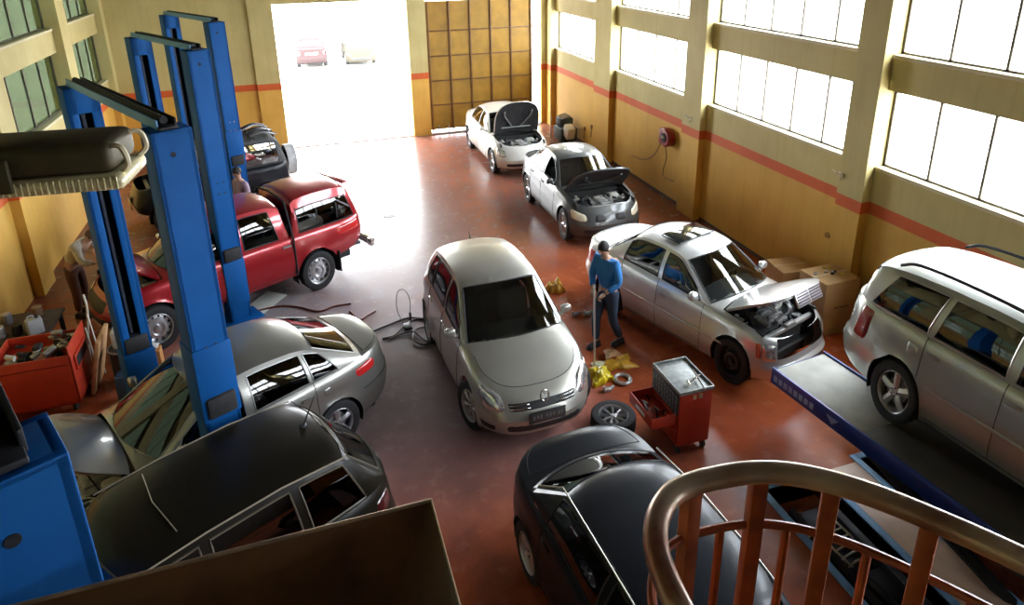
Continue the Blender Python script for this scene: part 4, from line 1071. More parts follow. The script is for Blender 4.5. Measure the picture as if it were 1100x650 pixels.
a = MB(); place_box(a, -.435, -.425, -3.35, 2.37, WZ-.01, WZ+.006, .002); a.build('edge_seal', slot, e)
a = MB()
for s in (-.3, .3):
    a.tube([RM @ Vector((s, 1.2, WZ-.2)), Vector((6.81-6.19+s, -1.0, -.30))], .07, 6); a.tube([RM @ Vector((s*.8, -1.3, WZ-.2)), Vector((6.81-6.19+s*.8, 1.2, -.30))], .07, 6)
a.build('scissor_leg', slot, e)
mat('decal_pale', (.28, .38, .68), .5)
for k in range(8):
    y = 2.32-k*.085; m_ = MB(); m_.box(-.4625, -.461, y-.03, y+.03, WZ-.145, WZ-.06)
    m_.xf(RM); m_.build('side_mark', MATS['decal_pale'], e, smooth=None)
tr = MB(); tr.add([(-.464, 1.50, WZ-.05), (-.464, 1.32, WZ-.05), (-.464, 1.41, WZ-.15)], [(0, 1, 2)]); tr.xf(RM); tr.build('side_arrow', MATS['decal_pale'], e, smooth=None)
# far runway carrying the estate's other wheels
e = empty('lift_runway', (7.72, 4.05, 0)); tag(e, 'second blue lift runway on the far side, hidden behind the silver estate', 'lift runway')
a = MB(); place_box(a, -.4, .4, -3.4, 2.4, WZ-.20, WZ-.001, .01); a.build('runway_beam', run_blue, e)
a = MB(); place_box(a, -.39, .39, -3.35, 2.35, WZ-.001, WZ+.001, .0005); a.build('runway_tread', MATS['tread_grey'], e)
a = MB(); 
for s in (-.2, .2): a.tube([(s, 1.2, WZ-.2), (s, -1.0, .0)], .06, 6); a.tube([(s*.8, -1.3, WZ-.2), (s*.8, 1.2, .0)], .06, 6)
a.build('scissor_leg', slot, e)

# ---------------------------------------------------------------- curved railing near the camera
rust = mat('railing_orange', (.36, .075, .018), .5, 0, .15, noise=.35, nscale=14)
worn = mat('handrail_worn', (.46, .26, .15), .34, .45, .3, noise=.7, nscale=5, bump=.25)
wr_ = next(n for n in worn.node_tree.nodes if n.type == 'VALTORGB'); wr_.color_ramp.elements[0].color = (.22, .06, .025, 1); wr_.color_ramp.elements[1].color = (.78, .66, .48, 1)
e = empty('stair_railing', (.75, .6, 4.55)); tag(e, 'curved worn handrail on orange bars at the lower right, nearest the camera', 'railing')
ctrl = [(.60, .12, 5.44), (.50, .36, 5.47), (.462, .58, 5.49), (.478, .755, 5.5), (.56, .85, 5.5), (.68, .86, 5.5), (.79, .83, 5.5), (.885, .755, 5.5), (.97, .64, 5.5), (1.05, .50, 5.5), (1.16, .27, 5.5)]
Z0 = Vector((.75, .6, 4.55))
def rel(p): return Vector(p)-Z0
hr = catmull([rel(p) for p in ctrl], 8)
MB().tube(hr, .0215, 14).build('handrail', worn, e)
def at_s(s):
    i = min(int(s*(len(hr)-1)), len(hr)-2); t = s*(len(hr)-1)-i; return hr[i].lerp(hr[i+1], t)
MB().tube([p-Vector((0, 0, .125)) for p in hr], .0085, 8).build('mid_rail', rust, e)
for s in (.18, .445, .56, .67, .785, .90):
    p = at_s(s); m = MB(); d = (at_s(min(1, s+.02))-at_s(max(0, s-.02))).normalized(); q = Matrix.Translation((p.x, p.y, 0)) @ Matrix.Rotation(math.atan2(d.y, d.x), 4, 'Z')
    m.rbox(-.015, .015, -.015, .015, 0, p.z-.01, .003, M=q); m.build('railing_post', rust, e)
for s in (.30, .502, .615, .727, .84, .95):
    p = at_s(s); m = MB(); m.cyl((p.x, p.y, 0), (p.x, p.y, p.z-.125), .0085, n=8); m.build('baluster', rust, e)
m = MB(); m.tube([Vector((p.x, p.y, .0)) for p in hr], .03, 8); m.build('bottom_rail', rust, e)
ld = MB(); ld.rbox(.2, 1.5, -3.9, .75, 4.40, 4.52, .01)
ld.rbox(-3., .2, -3.9, -.05, 4.40, 4.52, .01)
st(ld, 'trim_3', mat('landing_steel', (.12, .10, .09), .6))

# ---------------------------------------------------------------- rusty hopper at the bottom
hop = mat('rusty_sheet', (.13, .055, .018), .55, .35, .2, noise=.4, nscale=5, bump=.3)
e = empty('sheet_hopper', (-.3, 1.5, 4.1)); tag(e, 'rusty brown sheet-metal hopper with a pale rim at the bottom edge of the view', 'hopper')
x0, x1, y0, y1 = -.80, .598, -.44, .505
i0, i1, j0, j1 = -.5, .28, -.2, .20
z1, zz0 = .40, .05
a = MB(); T_ = [(x0, y0, z1), (x1, y0, z1), (x1, y1, z1), (x0, y1, z1)]; B_ = [(i0, j0, zz0), (i1, j0, zz0), (i1, j1, zz0), (i0, j1, zz0)]
a.add(T_+B_, [(0, 1, 5, 4), (1, 2, 6, 5), (2, 3, 7, 6), (3, 0, 4, 7), (4, 5, 6, 7)])
a.add([(p[0]*1.004+.0, p[1]*1.004, p[2]-.006) for p in T_+B_], [(4, 5, 1, 0), (5, 6, 2, 1), (6, 7, 3, 2), (7, 4, 0, 3)])
a.build('hopper_body', hop, e, smooth=None)
a = MB(); a.tube([T_[0], T_[1], T_[2], T_[3]], .008, 8, closed=True); a.build('hopper_rim', mat('rim_bare_metal', (.45, .32, .2), .35, .7, noise=.3), e)
a = MB()
for s in (i0, i1): a.cyl((s, 0, -4.1), (s, 0, .1), .03)
a.build('hopper_leg', hop, e)

# ---------------------------------------------------------------- flood lamp at the left, near the camera
olive = mat('lamp_housing', (.055, .045, .02), .5, .4, noise=.2)
e = empty('flood_lamp', (-.86, 3.0, 5.655)); tag(e, 'dark olive flood lamp with a ribbed cream glass underneath, top left', 'lamp')
e.rotation_euler = (0, 0, math.radians(-6))
a = MB(); a.rbox(-.42, .17, -.15, .15, -.02, .105, .035, seg=3); a.build('lamp_housing', olive, e)
a = MB(); a.rbox(-.40, .20, -.16, .16, -.09, -.02, .03, seg=3)
for k in range(26): a.rbox(-.38+k*.022, -.372+k*.022, -.162, -.155, -.08, -.03, .002)
a.build('lamp_glass', mat('ribbed_glass', (.62, .55, .32), .25, 0, .5, noise=.12, nscale=30), e)
for s in (-1, 1): MB().tube(catmull([(.15, s*.10, .08), (.20, s*.12, .075), (.215, s*.12, .01), (.18, s*.1, -.03)], 5), .011, 6).build('end_clip', mat('clip_cream', (.6, .52, .34), .4), e)
a = MB(); a.rbox(-.26, -.17, -.19, -.165, -.06, .07, .008); a.build('lamp_latch', olive, e)
a = MB(); a.cyl((-.34, 0, .1), (-.34, 0, 2.5), .010); a.build('lamp_hanger', steelm, e)

# ---------------------------------------------------------------- tool trolley
redm = mat('trolley_red', (.50, .045, .02), .38, .1, .4, noise=.08)
e = empty('tool_trolley', (4.44, 6.67, 0)); tag(e, 'red tool trolley on castors with an open drawer and a grey top', 'tool trolley')
a = MB(); a.rbox(-.24, .24, -.34, .34, .13, .93, .012); a.build('cabinet', redm, e)
a = MB(); a.rbox(-.25, .25, -.35, .35, .93, .95, .006)
for s in (-1, 1): a.rbox(-.25, .25, s*.345-.008, s*.345+.008, .95, .985, .004); a.rbox(s*.245-.008, s*.245+.008, -.35, .35, .95, .985, .004)
a.build('worktop', mat('grey_tray', (.30, .32, .31), .45, .3, noise=.3, nscale=16), e)
a = MB()
for k in range(5): a.rbox(-.262, -.238, -.31, .31, .22+k*.075+(.33 if k > 3 else 0)*0, .285+k*.075, .006)
a.build('drawer_front', redm, e)
a = MB(); a.rbox(-.262, -.24, -.33, .33, .62, .92, .006)
for i in range(9):
    for j in range(4): a.rbox(-.27, -.258, -.31+i*.07, -.265+i*.07, .64+j*.07, .69+j*.07, .003, mi=1)
a.build('tool_rack_panel', [mat('panel_dark', (.05, .06, .07), .5, .3), mat('tool_grey', (.22, .25, .27), .4, .6)], e)
a = MB(); x0, x1 = -.60, -.2
a.rbox(x0, x1, -.30, .30, .50, .51, .003); a.rbox(x0-.01, x0+.01, -.31, .31, .48, .64, .005); a.rbox(x0, x1, -.31, -.295, .48, .64, .004); a.rbox(x0, x1, .295, .31, .48, .64, .004)
dr = a.build('open_drawer', redm, e)
a = MB(); a.rbox(x0-.016, x0-.009, -.12, .12, .535, .585, .002); lb_ = a.build('drawer_label', whitep, dr)
a = MB()
for k in range(14):
    x = rnd.uniform(x0+.05, x1-.05); y = rnd.uniform(-.26, .24); a.tube([(x, y, .52), (x+rnd.uniform(-.06, .06), y+rnd.uniform(.05, .14), .525)], .011, 6, mi=k % 2)
a.build('hand_tools', [slot, steelm], dr)
a = MB(); a.tube([(.08, -.40, .99), (.16, .02, 1.0)], .012, 8); a.build('handle_bar', chrome, e)
for sx in (-.19, .19):
    for sy in (-.28, .28):
        a = MB(); a.cyl((sx-.018, sy, .05), (sx+.018, sy, .05), .05, n=16); a.rbox(sx-.03, sx+.03, sy-.03, sy+.03, .09, .14, .01); a.build('castor', rubber, e)
tg = MB(); tg.rbox(.03, .09, -.346, -.339, .83, .90, .002); tg.rbox(-.05, 0, -.346, -.339, .83, .90, .002); tg.build('sticker', mat('sticker_beige', (.6, .4, .25), .5), e)
a = MB(); a.tube([(4.40, 6.47, .992), (4.62, 6.56, 1.0)], .014, 8); a.cyl((4.40, 6.44, .975), (4.40, 6.5, 1.0), .022)
thing_mesh(a, 'torque_wrench', chrome, 'long chrome wrench lying across the grey top of the red trolley', 'wrench')

# loose wheel lying flat
e = empty('loose_wheel', (3.67, 7.12, .005)); tag(e, 'loose car wheel with silver spoked rim lying flat on the floor beside the red trolley', 'wheel')
t = tyre_mesh(.315, .21).build('tyre', rubber, e); t.rotation_euler = (PI/2, 0, 0); t.location = (0, 0, .108)
r_ = rim_mesh('ten', .315); m2 = MB(); m2.v = [(a, b+.03, c) for a, b, c in r_.v]; m2.f = list(r_.f); m2.m = list(r_.m); ro = m2.build('rim', [alloy, blackp, steelm], e); ro.rotation_euler = (PI/2, 0, 0); ro.location = (0, 0, .108)

# yellow bits: crumpled sheets and parts on the floor
def crumple(name, loc, sx, sy, h, m, label, cat, seed, group=None, fold=1.):
    r = random.Random(seed); n = 12; P = []
    for i in range(n+1):
        row = []
        for j in range(n+1):
            u, v = i/n*2-1, j/n*2-1; rad = max(abs(u), abs(v))
            wob = 1+.18*math.sin(3*math.atan2(v, u)+seed)+.08*math.sin(7*math.atan2(v, u))
            z = h*(1-rad**2)*(.6+.4*math.sin(5*u*fold+seed)*math.cos(4*v*fold+seed))+h*.25*r.random()
            row.append((u*sx*wob, v*sy*wob, max(.006, z) if rad < .99 else .004))
        P.append(row)
    mb = MB().grid(P); o = mb.build(name, m, None, smooth=28, loc=loc); mod = o.modifiers.new('thick', 'SOLIDIFY'); mod.thickness = .004
    tag(o, label, cat, group); return o
yel = mat('yellow_plastic', (.78, .62, .02), .35, noise=.15, nscale=9); yel2 = mat('amber_plastic', (.72, .40, .03), .4, noise=.2, nscale=9); crd = mat('cardboard_piece', (.50, .28, .13), .7, noise=.2)
crumple('yellow_bag', (3.98, 8.22, 0), .17, .2, .2, yel, 'bright lemon yellow crumpled bag beside the front of the silver hatchback', 'bag', 2)
crumple('amber_tray', (4.42, 8.45, 0), .24, .17, .10, yel2, 'amber yellow plastic tray lying at the feet of the mechanic', 'tray', 5, fold=.5)
crumple('cardboard_scrap', (4.37, 8.62, .09), .12, .11, .07, crd, 'brown piece of cardboard lying on the amber tray', 'cardboard', 9)
crumple('yellow_bag', (4.36, 11.1, 0), .16, .18, .22, yel2, 'small yellow bag on the floor behind the wing mirror of the silver hatchback', 'bag', 12)
crumple('rag', (4.10, 8.50, 0.0), .13, .10, .07, mat('rag_white', (.7, .68, .45), .8), 'pale cream rag on the floor next to the lemon yellow bag', 'rag', 15)
a = MB(); a.tube([(.12*math.cos(k*PI/10), .12*math.sin(k*PI/10), .03) for k in range(20)], .03, 8, closed=True); a.build
thing_mesh(a, 'brake_ring', castm, 'grey metal ring lying on the floor in front of the amber tray', 'metal ring', loc=(4.27, 8.02, 0))
for k, (x, y, lab) in enumerate(((3.93, 7.86, 'small shiny car part on the floor between the lemon bag and the red drawer'), (4.33, 10.05, 'small dark part on the floor just behind the hatchback wing mirror'), (4.54, 10.0, 'small round part on the floor left of the mechanic'))):
    a = MB(); a.rbox(-.07, .07, -.04, .04, 0, .06, .02); a.cyl((.0, 0, .03), (.12, .03, .04), .025); a.cyl((-.05, 0, .05), (-.05, 0, .10), .02)
    thing_mesh(a, 'car_part', [castm, steelm, castm][k], lab, 'car part', loc=(x, y, 0))

# hoses on the floor
hosem = mat('hose_dark', (.05, .025, .02), .5)
e_pts = [(1.80, 10.78), (1.45, 10.95), (1.1, 10.85), (.80, 10.72)]
a = MB(); a.tube(catmull([(x, y, .02) for x, y in e_pts], 8), .018, 8)
a.tube(catmull([(.9, 10.42, .02), (1.12, 10.46, .02), (1.35, 10.7, .04), (1.6, 10.85, .03), (1.85, 10.6, .02), (1.80, 10.2, .02), (1.55, 10.0, .02), (1.4, 10.2, .04), (1.5, 10.5, .03), (1.78, 10.55, .02)], 8), .018, 8)
a.tube(catmull([(1.0, 10.35, .02), (1.25, 10.45, .03), (1.45, 10.42, .04), (1.6, 10.1, .02), (1.9, 9.85, .02)], 8), .016, 8)
thing_mesh(a, 'air_hose', hosem, 'tangled dark hose on the floor beside the left side of the silver hatchback', 'hose')
a = MB(); a.tube(catmull([(1.33, 10.75, .03), (1.27, 11.1, .12), (1.30, 11.2, .42), (1.42, 11.15, .5), (1.50, 11.05, .35), (1.47, 10.9, .12)], 8), .007, 6); a.cyl((1.47, 10.9, 0), (1.47, 10.9, .16), .022); a.rbox(1.30, 1.45, 10.55, 10.75, 0, .06, .02)
thing_mesh(a, 'work_lamp', blackp, 'small black device with a thin cable loop standing in the tangled hose', 'work lamp')
a = MB(); a.tube(catmull([(-1.2, 12.15, .015), (-.8, 12.2, .015), (-.45, 12.05, .015), (-.1, 11.75, .015), (.2, 11.85, .015), (.5, 11.85, .015)], 8), .02, 8)
thing_mesh(a, 'floor_hose', mat('hose_maroon', (.12, .02, .015), .45), 'maroon hose lying on the floor between the pickup and the grey saloon', 'hose')
a = MB(); a.tube(catmull([(.45, 11.55, .015), (.6, 11.2, .015), (.75, 11.3, .015), (.9, 11.42, .015)], 8), .02, 8)
thing_mesh(a, 'floor_hose', MATS['hose_maroon'], 'short maroon hose end on the floor just behind the boot of the grey saloon', 'hose')
# floor drain
a = MB(); a.rbox(-.17, .17, -.17, .17, 0, .008, .002)
for k in range(6): a.box(-.13, .13, -.12+k*.045, -.1+k*.045, .008, .010, 1)
thing_mesh(a, 'floor_drain', [steelm, slot], 'small square floor drain between the red pickup and the white saloon', 'drain', loc=(1.81, 16.1, 0))

# hose reel on right wall
e = empty('hose_reel', (XR-.01, 14.72, 1.68)); tag(e, 'round dark red hose reel mounted on the ochre wall under the stripe', 'hose reel')
rr0 = mat('reel_red', (.30, .02, .03), .35, 0, .5)
a = MB(); M = R3('Y', -90)
a.lathe([(.001, .0), (.22, 0), (.24, .03), (.24, .18), (.21, .21), (.001, .21)], 28, M); a.rbox(-.2, 0, .02, .28, -.2, .2, .03); a.build('reel_casing', rr0, e)
a = MB(); a.lathe([(.001, .20), (.12, .20), (.12, .235), (.001, .24)], 20, M @ T3(0, 0, 0), mi=0); a.build('reel_hub', slot, e)
a = MB(); a.ball((-.25, 0, .02), .04); a.build('hub_cap', whitep, e)
hc = mat('hose_ochre', (.20, .09, .02), .5)
a = MB(); a.tube(catmull([(-.16, .2, .05), (-.10, .35, -.3), (-.06, .75, -.72), (-.05, 1.3, -.98), (-.1, 1.9, -1.02)], 8), .014, 6)
a.tube(catmull([(-.16, -.02, -.2), (-.08, .02, -.55), (-.05, .2, -.95), (-.05, .12, -1.12), (-.05, -.35, -1.08)], 8), .012, 6); a.build('hose', hc, e)
# little fittings on the wall
for (x, y, z, lab) in ((8.735, 8.85, 2.57, 'small pale bracket on the pillar above the stripe, nearest the camera'), (8.735, 13.6, 2.45, 'small pale bracket on the second pillar above the stripe')):
    a = MB(); a.rbox(-.02, 0, -.05, .05, -.04, .04, .008); a.tube([(-.02, 0, 0), (-.07, .05, .03), (-.07, .14, .05)], .012, 6); a.cyl((-.02, -.02, -.06), (-.05, -.02, -.09), .012, n=8)
    thing_mesh(a, 'wall_bracket', mat('bracket_cream', (.62, .55, .4), .4, .3), lab, 'bracket', loc=(x, y, z))
a = MB(); a.lathe([(.001, 0), (.06, 0), (.05, .02), (.03, .025), (.03, .01), (.001, .01)], 16, R3('Y', -90))
thing_mesh(a, 'wall_socket', mat('socket_ochre', (.40, .24, .08), .5), 'small round ochre cover on the wall above the cardboard box', 'socket', loc=(XR-.002, 9.15, 1.28))
for k, (y, z) in enumerate(((20.1, .55), (19.55, .75))):
    a = MB(); a.rbox(-.05, 0, -.04, .04, -.06, .06, .01); a.tube([(-.03, 0, -.06), (-.03, .03, -.35)], .012, 6)
    thing_mesh(a, 'wall_tap', mat('tap_brown', (.25, .13, .06), .5), ['lower brown tap on the far right wall behind the graphite saloon', 'upper brown tap on the far right wall behind the graphite saloon'][k], 'tap', loc=(XR, y, z))
# jumble by the far wall: floor fan / white and dark machine
e = empty('parts_washer', (8.5, 20.8, 0)); tag(e, 'pale and dark workshop machine against the far right wall behind the graphite saloon', 'machine')
a = MB(); a.rbox(-.3, .3, -.35, .35, .05, .5, .04); a.rbox(-.24, .26, -.1, .32, .5, .8, .06); a.build('machine_body', mat('machine_dark', (.04, .06, .06), .5), e)
a = MB(); a.rbox(-.2, .1, -.5, -.1, .35, .75, .05, M=R3('X', 18)); a.build('machine_cover', mat('machine_cream', (.65, .6, .5), .5), e)
a = MB(); 
for k in range(6): a.tube([(-.2, -.15+k*.09, .8), (.15, -.05+k*.09, .86)], .015, 6)
a.tube([(-.3, .6, 0), (-.3, .6, .75)], .02, 6); a.build('machine_bars', steelm, e)

# cardboard boxes behind the pale silver saloon
cb_m = mat('cardboard', (.46, .29, .13), .75, noise=.12, nscale=3)
def box(name, x, y, rz, w_, d_, h_, label, z=0., open_=False, mark=True):
    e = empty(name, (x, y, z), math.radians(rz)); tag(e, label, 'box', 'cardboard boxes by the right wall')
    a = MB(); a.rbox(-w_/2, w_/2, -d_/2, d_/2, 0, h_, .012); a.build('carton', cb_m, e)
    a = MB()
    a.rbox(-w_/2-.002, w_/2+.002, -.03, .03, h_-.05, h_+.003, .001); a.build('packing_tape', mat('tape_buff', (.50, .36, .2), .35), e)
    if mark:
        a = MB(); 
        for k in range(3): a.box(-.12+k*.1, -.04+k*.1, -d_/2-.003, -d_/2, h_*.5, h_*.5+.035)
        a.build('printed_mark', mat('print_brown', (.2, .11, .05), .7), e, smooth=None)
box('cardboard_box', 8.30, 8.33, 2, .72, .62, 1.0, 'tall cardboard box between the raised grille and the silver estate tail light')
box('cardboard_box', 8.30, 9.30, -8, .62, .6, .72, 'lower cardboard box standing beyond the tall one against the wall')
for k in range(9):
    a = MB(); a.rbox(-.03, .03, -.02, .02, 0, .03, .008)
    thing_mesh(a, 'small_fitting', [castm, slot, mat('fitting_yellow', (.6, .5, .1), .4)][k % 3], 'small part lying on top of the tall cardboard box', 'car part', 'small parts on the tall cardboard box', loc=(8.02+rnd.random()*.5, 8.10+rnd.random()*.42, 1.003))

# red cart with scrap, left edge
e = empty('scrap_cart', (-3.95, 10.35, 0)); tag(e, 'red sheet-metal cart piled with scrap parts at the left wall', 'cart')
a = MB(); X0, X1, Y0, Y1, Zt = -.62, .40, -.38, .42, .95
a.rbox(X0, X1, Y0, Y0+.02, .15, Zt, .005); a.rbox(X0, X1, Y1-.02, Y1, .15, Zt, .005); a.rbox(X0, X0+.02, Y0, Y1, .15, Zt, .005); a.rbox(X1-.02, X1, Y0, Y1, .15, Zt+.12, .005); a.rbox(X0, X1, Y0, Y1, .14, .17, .005); a.rbox(X0, X1, Y0, Y1, Zt-.16, Zt-.14, .004)
a.build('cart_body', redm, e)
a = MB(); a.rbox(X1, X1+.03, Y0+.12, Y1-.12, .62, .86, .01, mi=0); a.rbox(X1+.0, X1+.035, Y0+.15, Y1-.15, .66, .82, .008, mi=1); a.build('cart_handle', [redm, slot], e)
for sx in (X0+.1, X1-.1):
    for sy in (Y0+.08, Y1-.08):
        a = MB(); a.cyl((sx-.02, sy, .07), (sx+.02, sy, .07), .07, n=14); a.build('castor', rubber, e)
sm = [castm, steelm, mat('scrap_pale', (.55, .55, .5), .5, .2), slot]
for k in range(34):
    a = MB(); t = k % 3; s = rnd.uniform(.04, .09)
    if t == 0: a.cyl((-s, 0, s*.6), (s, 0, s*.6), s*.6, n=12)
    elif t == 1: a.rbox(-s, s, -s*.7, s*.7, 0, s*.9, .012)
    else: a.tube([(s*math.cos(q*PI/7), s*math.sin(q*PI/7), .02) for q in range(14)], .016, 6, closed=True)
    o = thing_mesh(a, 'scrap_part', sm[k % 4], 'worn metal part heaped in the red cart', 'scrap part', 'scrap parts heaped in the red cart', loc=(-3.95+rnd.uniform(-.5, .28), 10.35+rnd.uniform(-.28, .32), .815+.05*(k//10)))
    o.rotation_euler = (rnd.uniform(-.3, .3), rnd.uniform(-.3, .3), rnd.uniform(0, 6))
# canisters, rags and pieces behind the far post
def canister(x, y, z, m, lab, h=.36, rz=0.):
    e = empty('canister', (x, y, z), rz); tag(e, lab, 'canister')
    a = MB(); a.rbox(-.11, .11, -.08, .08, 0, h, .03, seg=3); a.build('canister_body', m, e)
    a = MB(); a.cyl((.05, 0, h), (.05, 0, h+.04), .025); a.build('screw_cap', slot, e)
    a = MB(); a.tube(catmull([(-.08, 0, h-.01), (-.06, 0, h+.05), (.0, 0, h+.05), (.02, 0, h)], 4), .012, 6); a.build('handle', m, e)
bench = empty('work_bench', (-4.62, 11.55, 0)); tag(bench, 'low dark bench with tins standing against the left wall behind the red cart', 'bench')
a = MB(); a.rbox(-.45, .45, -.5, .5, .68, .73, .01); a.build('bench_top', mat('bench_dark', (.06, .04, .03), .7, noise=.4), bench)
for sx in (-.38, .38):
    for sy in (-.43, .43):
        a = MB(); a.rbox(sx-.03, sx+.03, sy-.03, sy+.03, 0, .68, .005); a.build('leg', slot, bench)
e = empty('oil_drum', (-3.03, 10.52, 0)); tag(e, 'short dark drum standing beside the far blue post with a white canister on it', 'drum')
a = MB(); a.lathe([(.001, 0), (.19, 0), (.195, .02), (.19, .04), (.19, .3), (.197, .32), (.19, .34), (.19, .62), (.195, .64), (.18, .65), (.001, .64)], 24); a.build('drum_body', mat('drum_dark', (.04, .045, .05), .45, .4, noise=.3), e)
a = MB(); a.lathe([(.2, .62), (.205, .635), (.2, .65), (.185, .65)], 24); a.build('drum_rim', steelm, e)
canister(-3.03, 10.52, .645, mat('can_white', (.62, .64, .62), .5, noise=.15), 'white canister standing on the dark drum beside the far blue post', .3)
canister(-4.36, 11.25, .73, mat('can_grey', (.3, .32, .33), .5), 'grey canister on the dark bench by the left wall', .26, .5)
canister(-2.98, 10.08, 0, mat('can_blue', (.04, .09, .2), .5), 'dark blue canister on the floor between the drum and the grey saloon', .42)
for k, (x, y) in enumerate(((-4.85, 11.3), (-4.9, 11.75), (-4.5, 11.85), (-4.62, 11.3))):
    a = MB(); a.lathe([(.001, 0), (.07, 0), (.075, .01), (.075, .16), (.06, .18), (.001, .18)], 16)
    thing_mesh(a, 'tin_can', [castm, steelm, mat('tin_brown', (.2, .12, .06), .5), slot][k], ['pale metal tin on the dark bench, nearest the left wall', 'grey steel tin standing at the back left of the dark bench', 'brown tin standing at the back of the dark bench', 'black tin at the front of the dark bench'][k], 'tin', loc=(x, y, .73))
a = MB(); a.tube(catmull([(-3.72, 11.2, .02), (-3.66, 11.15, .5), (-3.6, 11.25, 1.0), (-3.62, 11.3, 1.25)], 6), .022, 6); a.tube([(-3.55, 10.95, .01), (-3.66, 11.15, .75)], .018, 6); a.tube([(-3.45, 10.9, .01), (-3.6, 11.2, .95)], .014, 6)
thing_mesh(a, 'pipe_bundle', mat('pipe_pale', (.45, .42, .34), .5, .3), 'pale bent pipes leaning beside the red cart', 'pipe')
a = MB(); a.rbox(-.03, .03, -.3, .3, 0, .9, .01, M=R3('Y', 14))
thing_mesh(a, 'cardboard_sheet', crd, 'brown cardboard sheet leaning between the red cart and the pale pipes', 'cardboard', loc=(-3.50, 10.62, .01))
# white panel on floor under the pickup
a = MB(); a.rbox(-.5, .5, -.22, .22, 0, .02, .004, M=R3('Z', 55) @ R3('X', 4))
thing_mesh(a, 'body_panel', mat('panel_cream', (.62, .62, .56), .4), 'pale loose body panel lying on the floor under the door of the red pickup', 'panel', loc=(-1.12, 12.35, .0))
# orange box and rag at the pickup front wheel
a = MB(); a.rbox(-.12, .12, -.1, .1, 0, .3, .01)
thing_mesh(a, 'carton', mat('carton_orange', (.55, .25, .08), .6), 'small orange carton standing in front of the pickup front wheel', 'box', loc=(-2.72, 10.9, 0))
crumple('rag', (-2.78, 11.0, .30), .12, .1, .06, mat('rag_grey', (.62, .62, .6), .8), 'light rag lying on the small orange carton by the pickup wheel', 'rag', 21)
# pale slotted grille lying in the near pit
a = MB()
for k in range(6): a.tube(catmull([(-.38, -.25+k*.09, .02+.02*k), (0, -.22+k*.09, .07+.02*k), (.38, -.25+k*.09, .02+.02*k)], 6), .011, 6)
for x in (-.38, 0, .38): a.tube([(x, -.25, .02+(.05 if x == 0 else 0)), (x, .2, .12+(.05 if x == 0 else 0))], .013, 6)
g_ = thing_mesh(a, 'slotted_grille', mat('grille_cream', (.68, .64, .5), .35, .3), 'pale slotted grille lying in the near lift pit below the railing', 'grille', loc=(5.15, 4.55, -.20)); g_.rotation_euler = (0, 0, .3)
a = MB(); a.rbox(-.35, .35, -.2, .2, 0, .17, .05, seg=3)
thing_mesh(a, 'plastic_crate', slot, 'black plastic case lying in the near lift pit under the pale grille', 'case', loc=(5.25, 4.05, -.315))
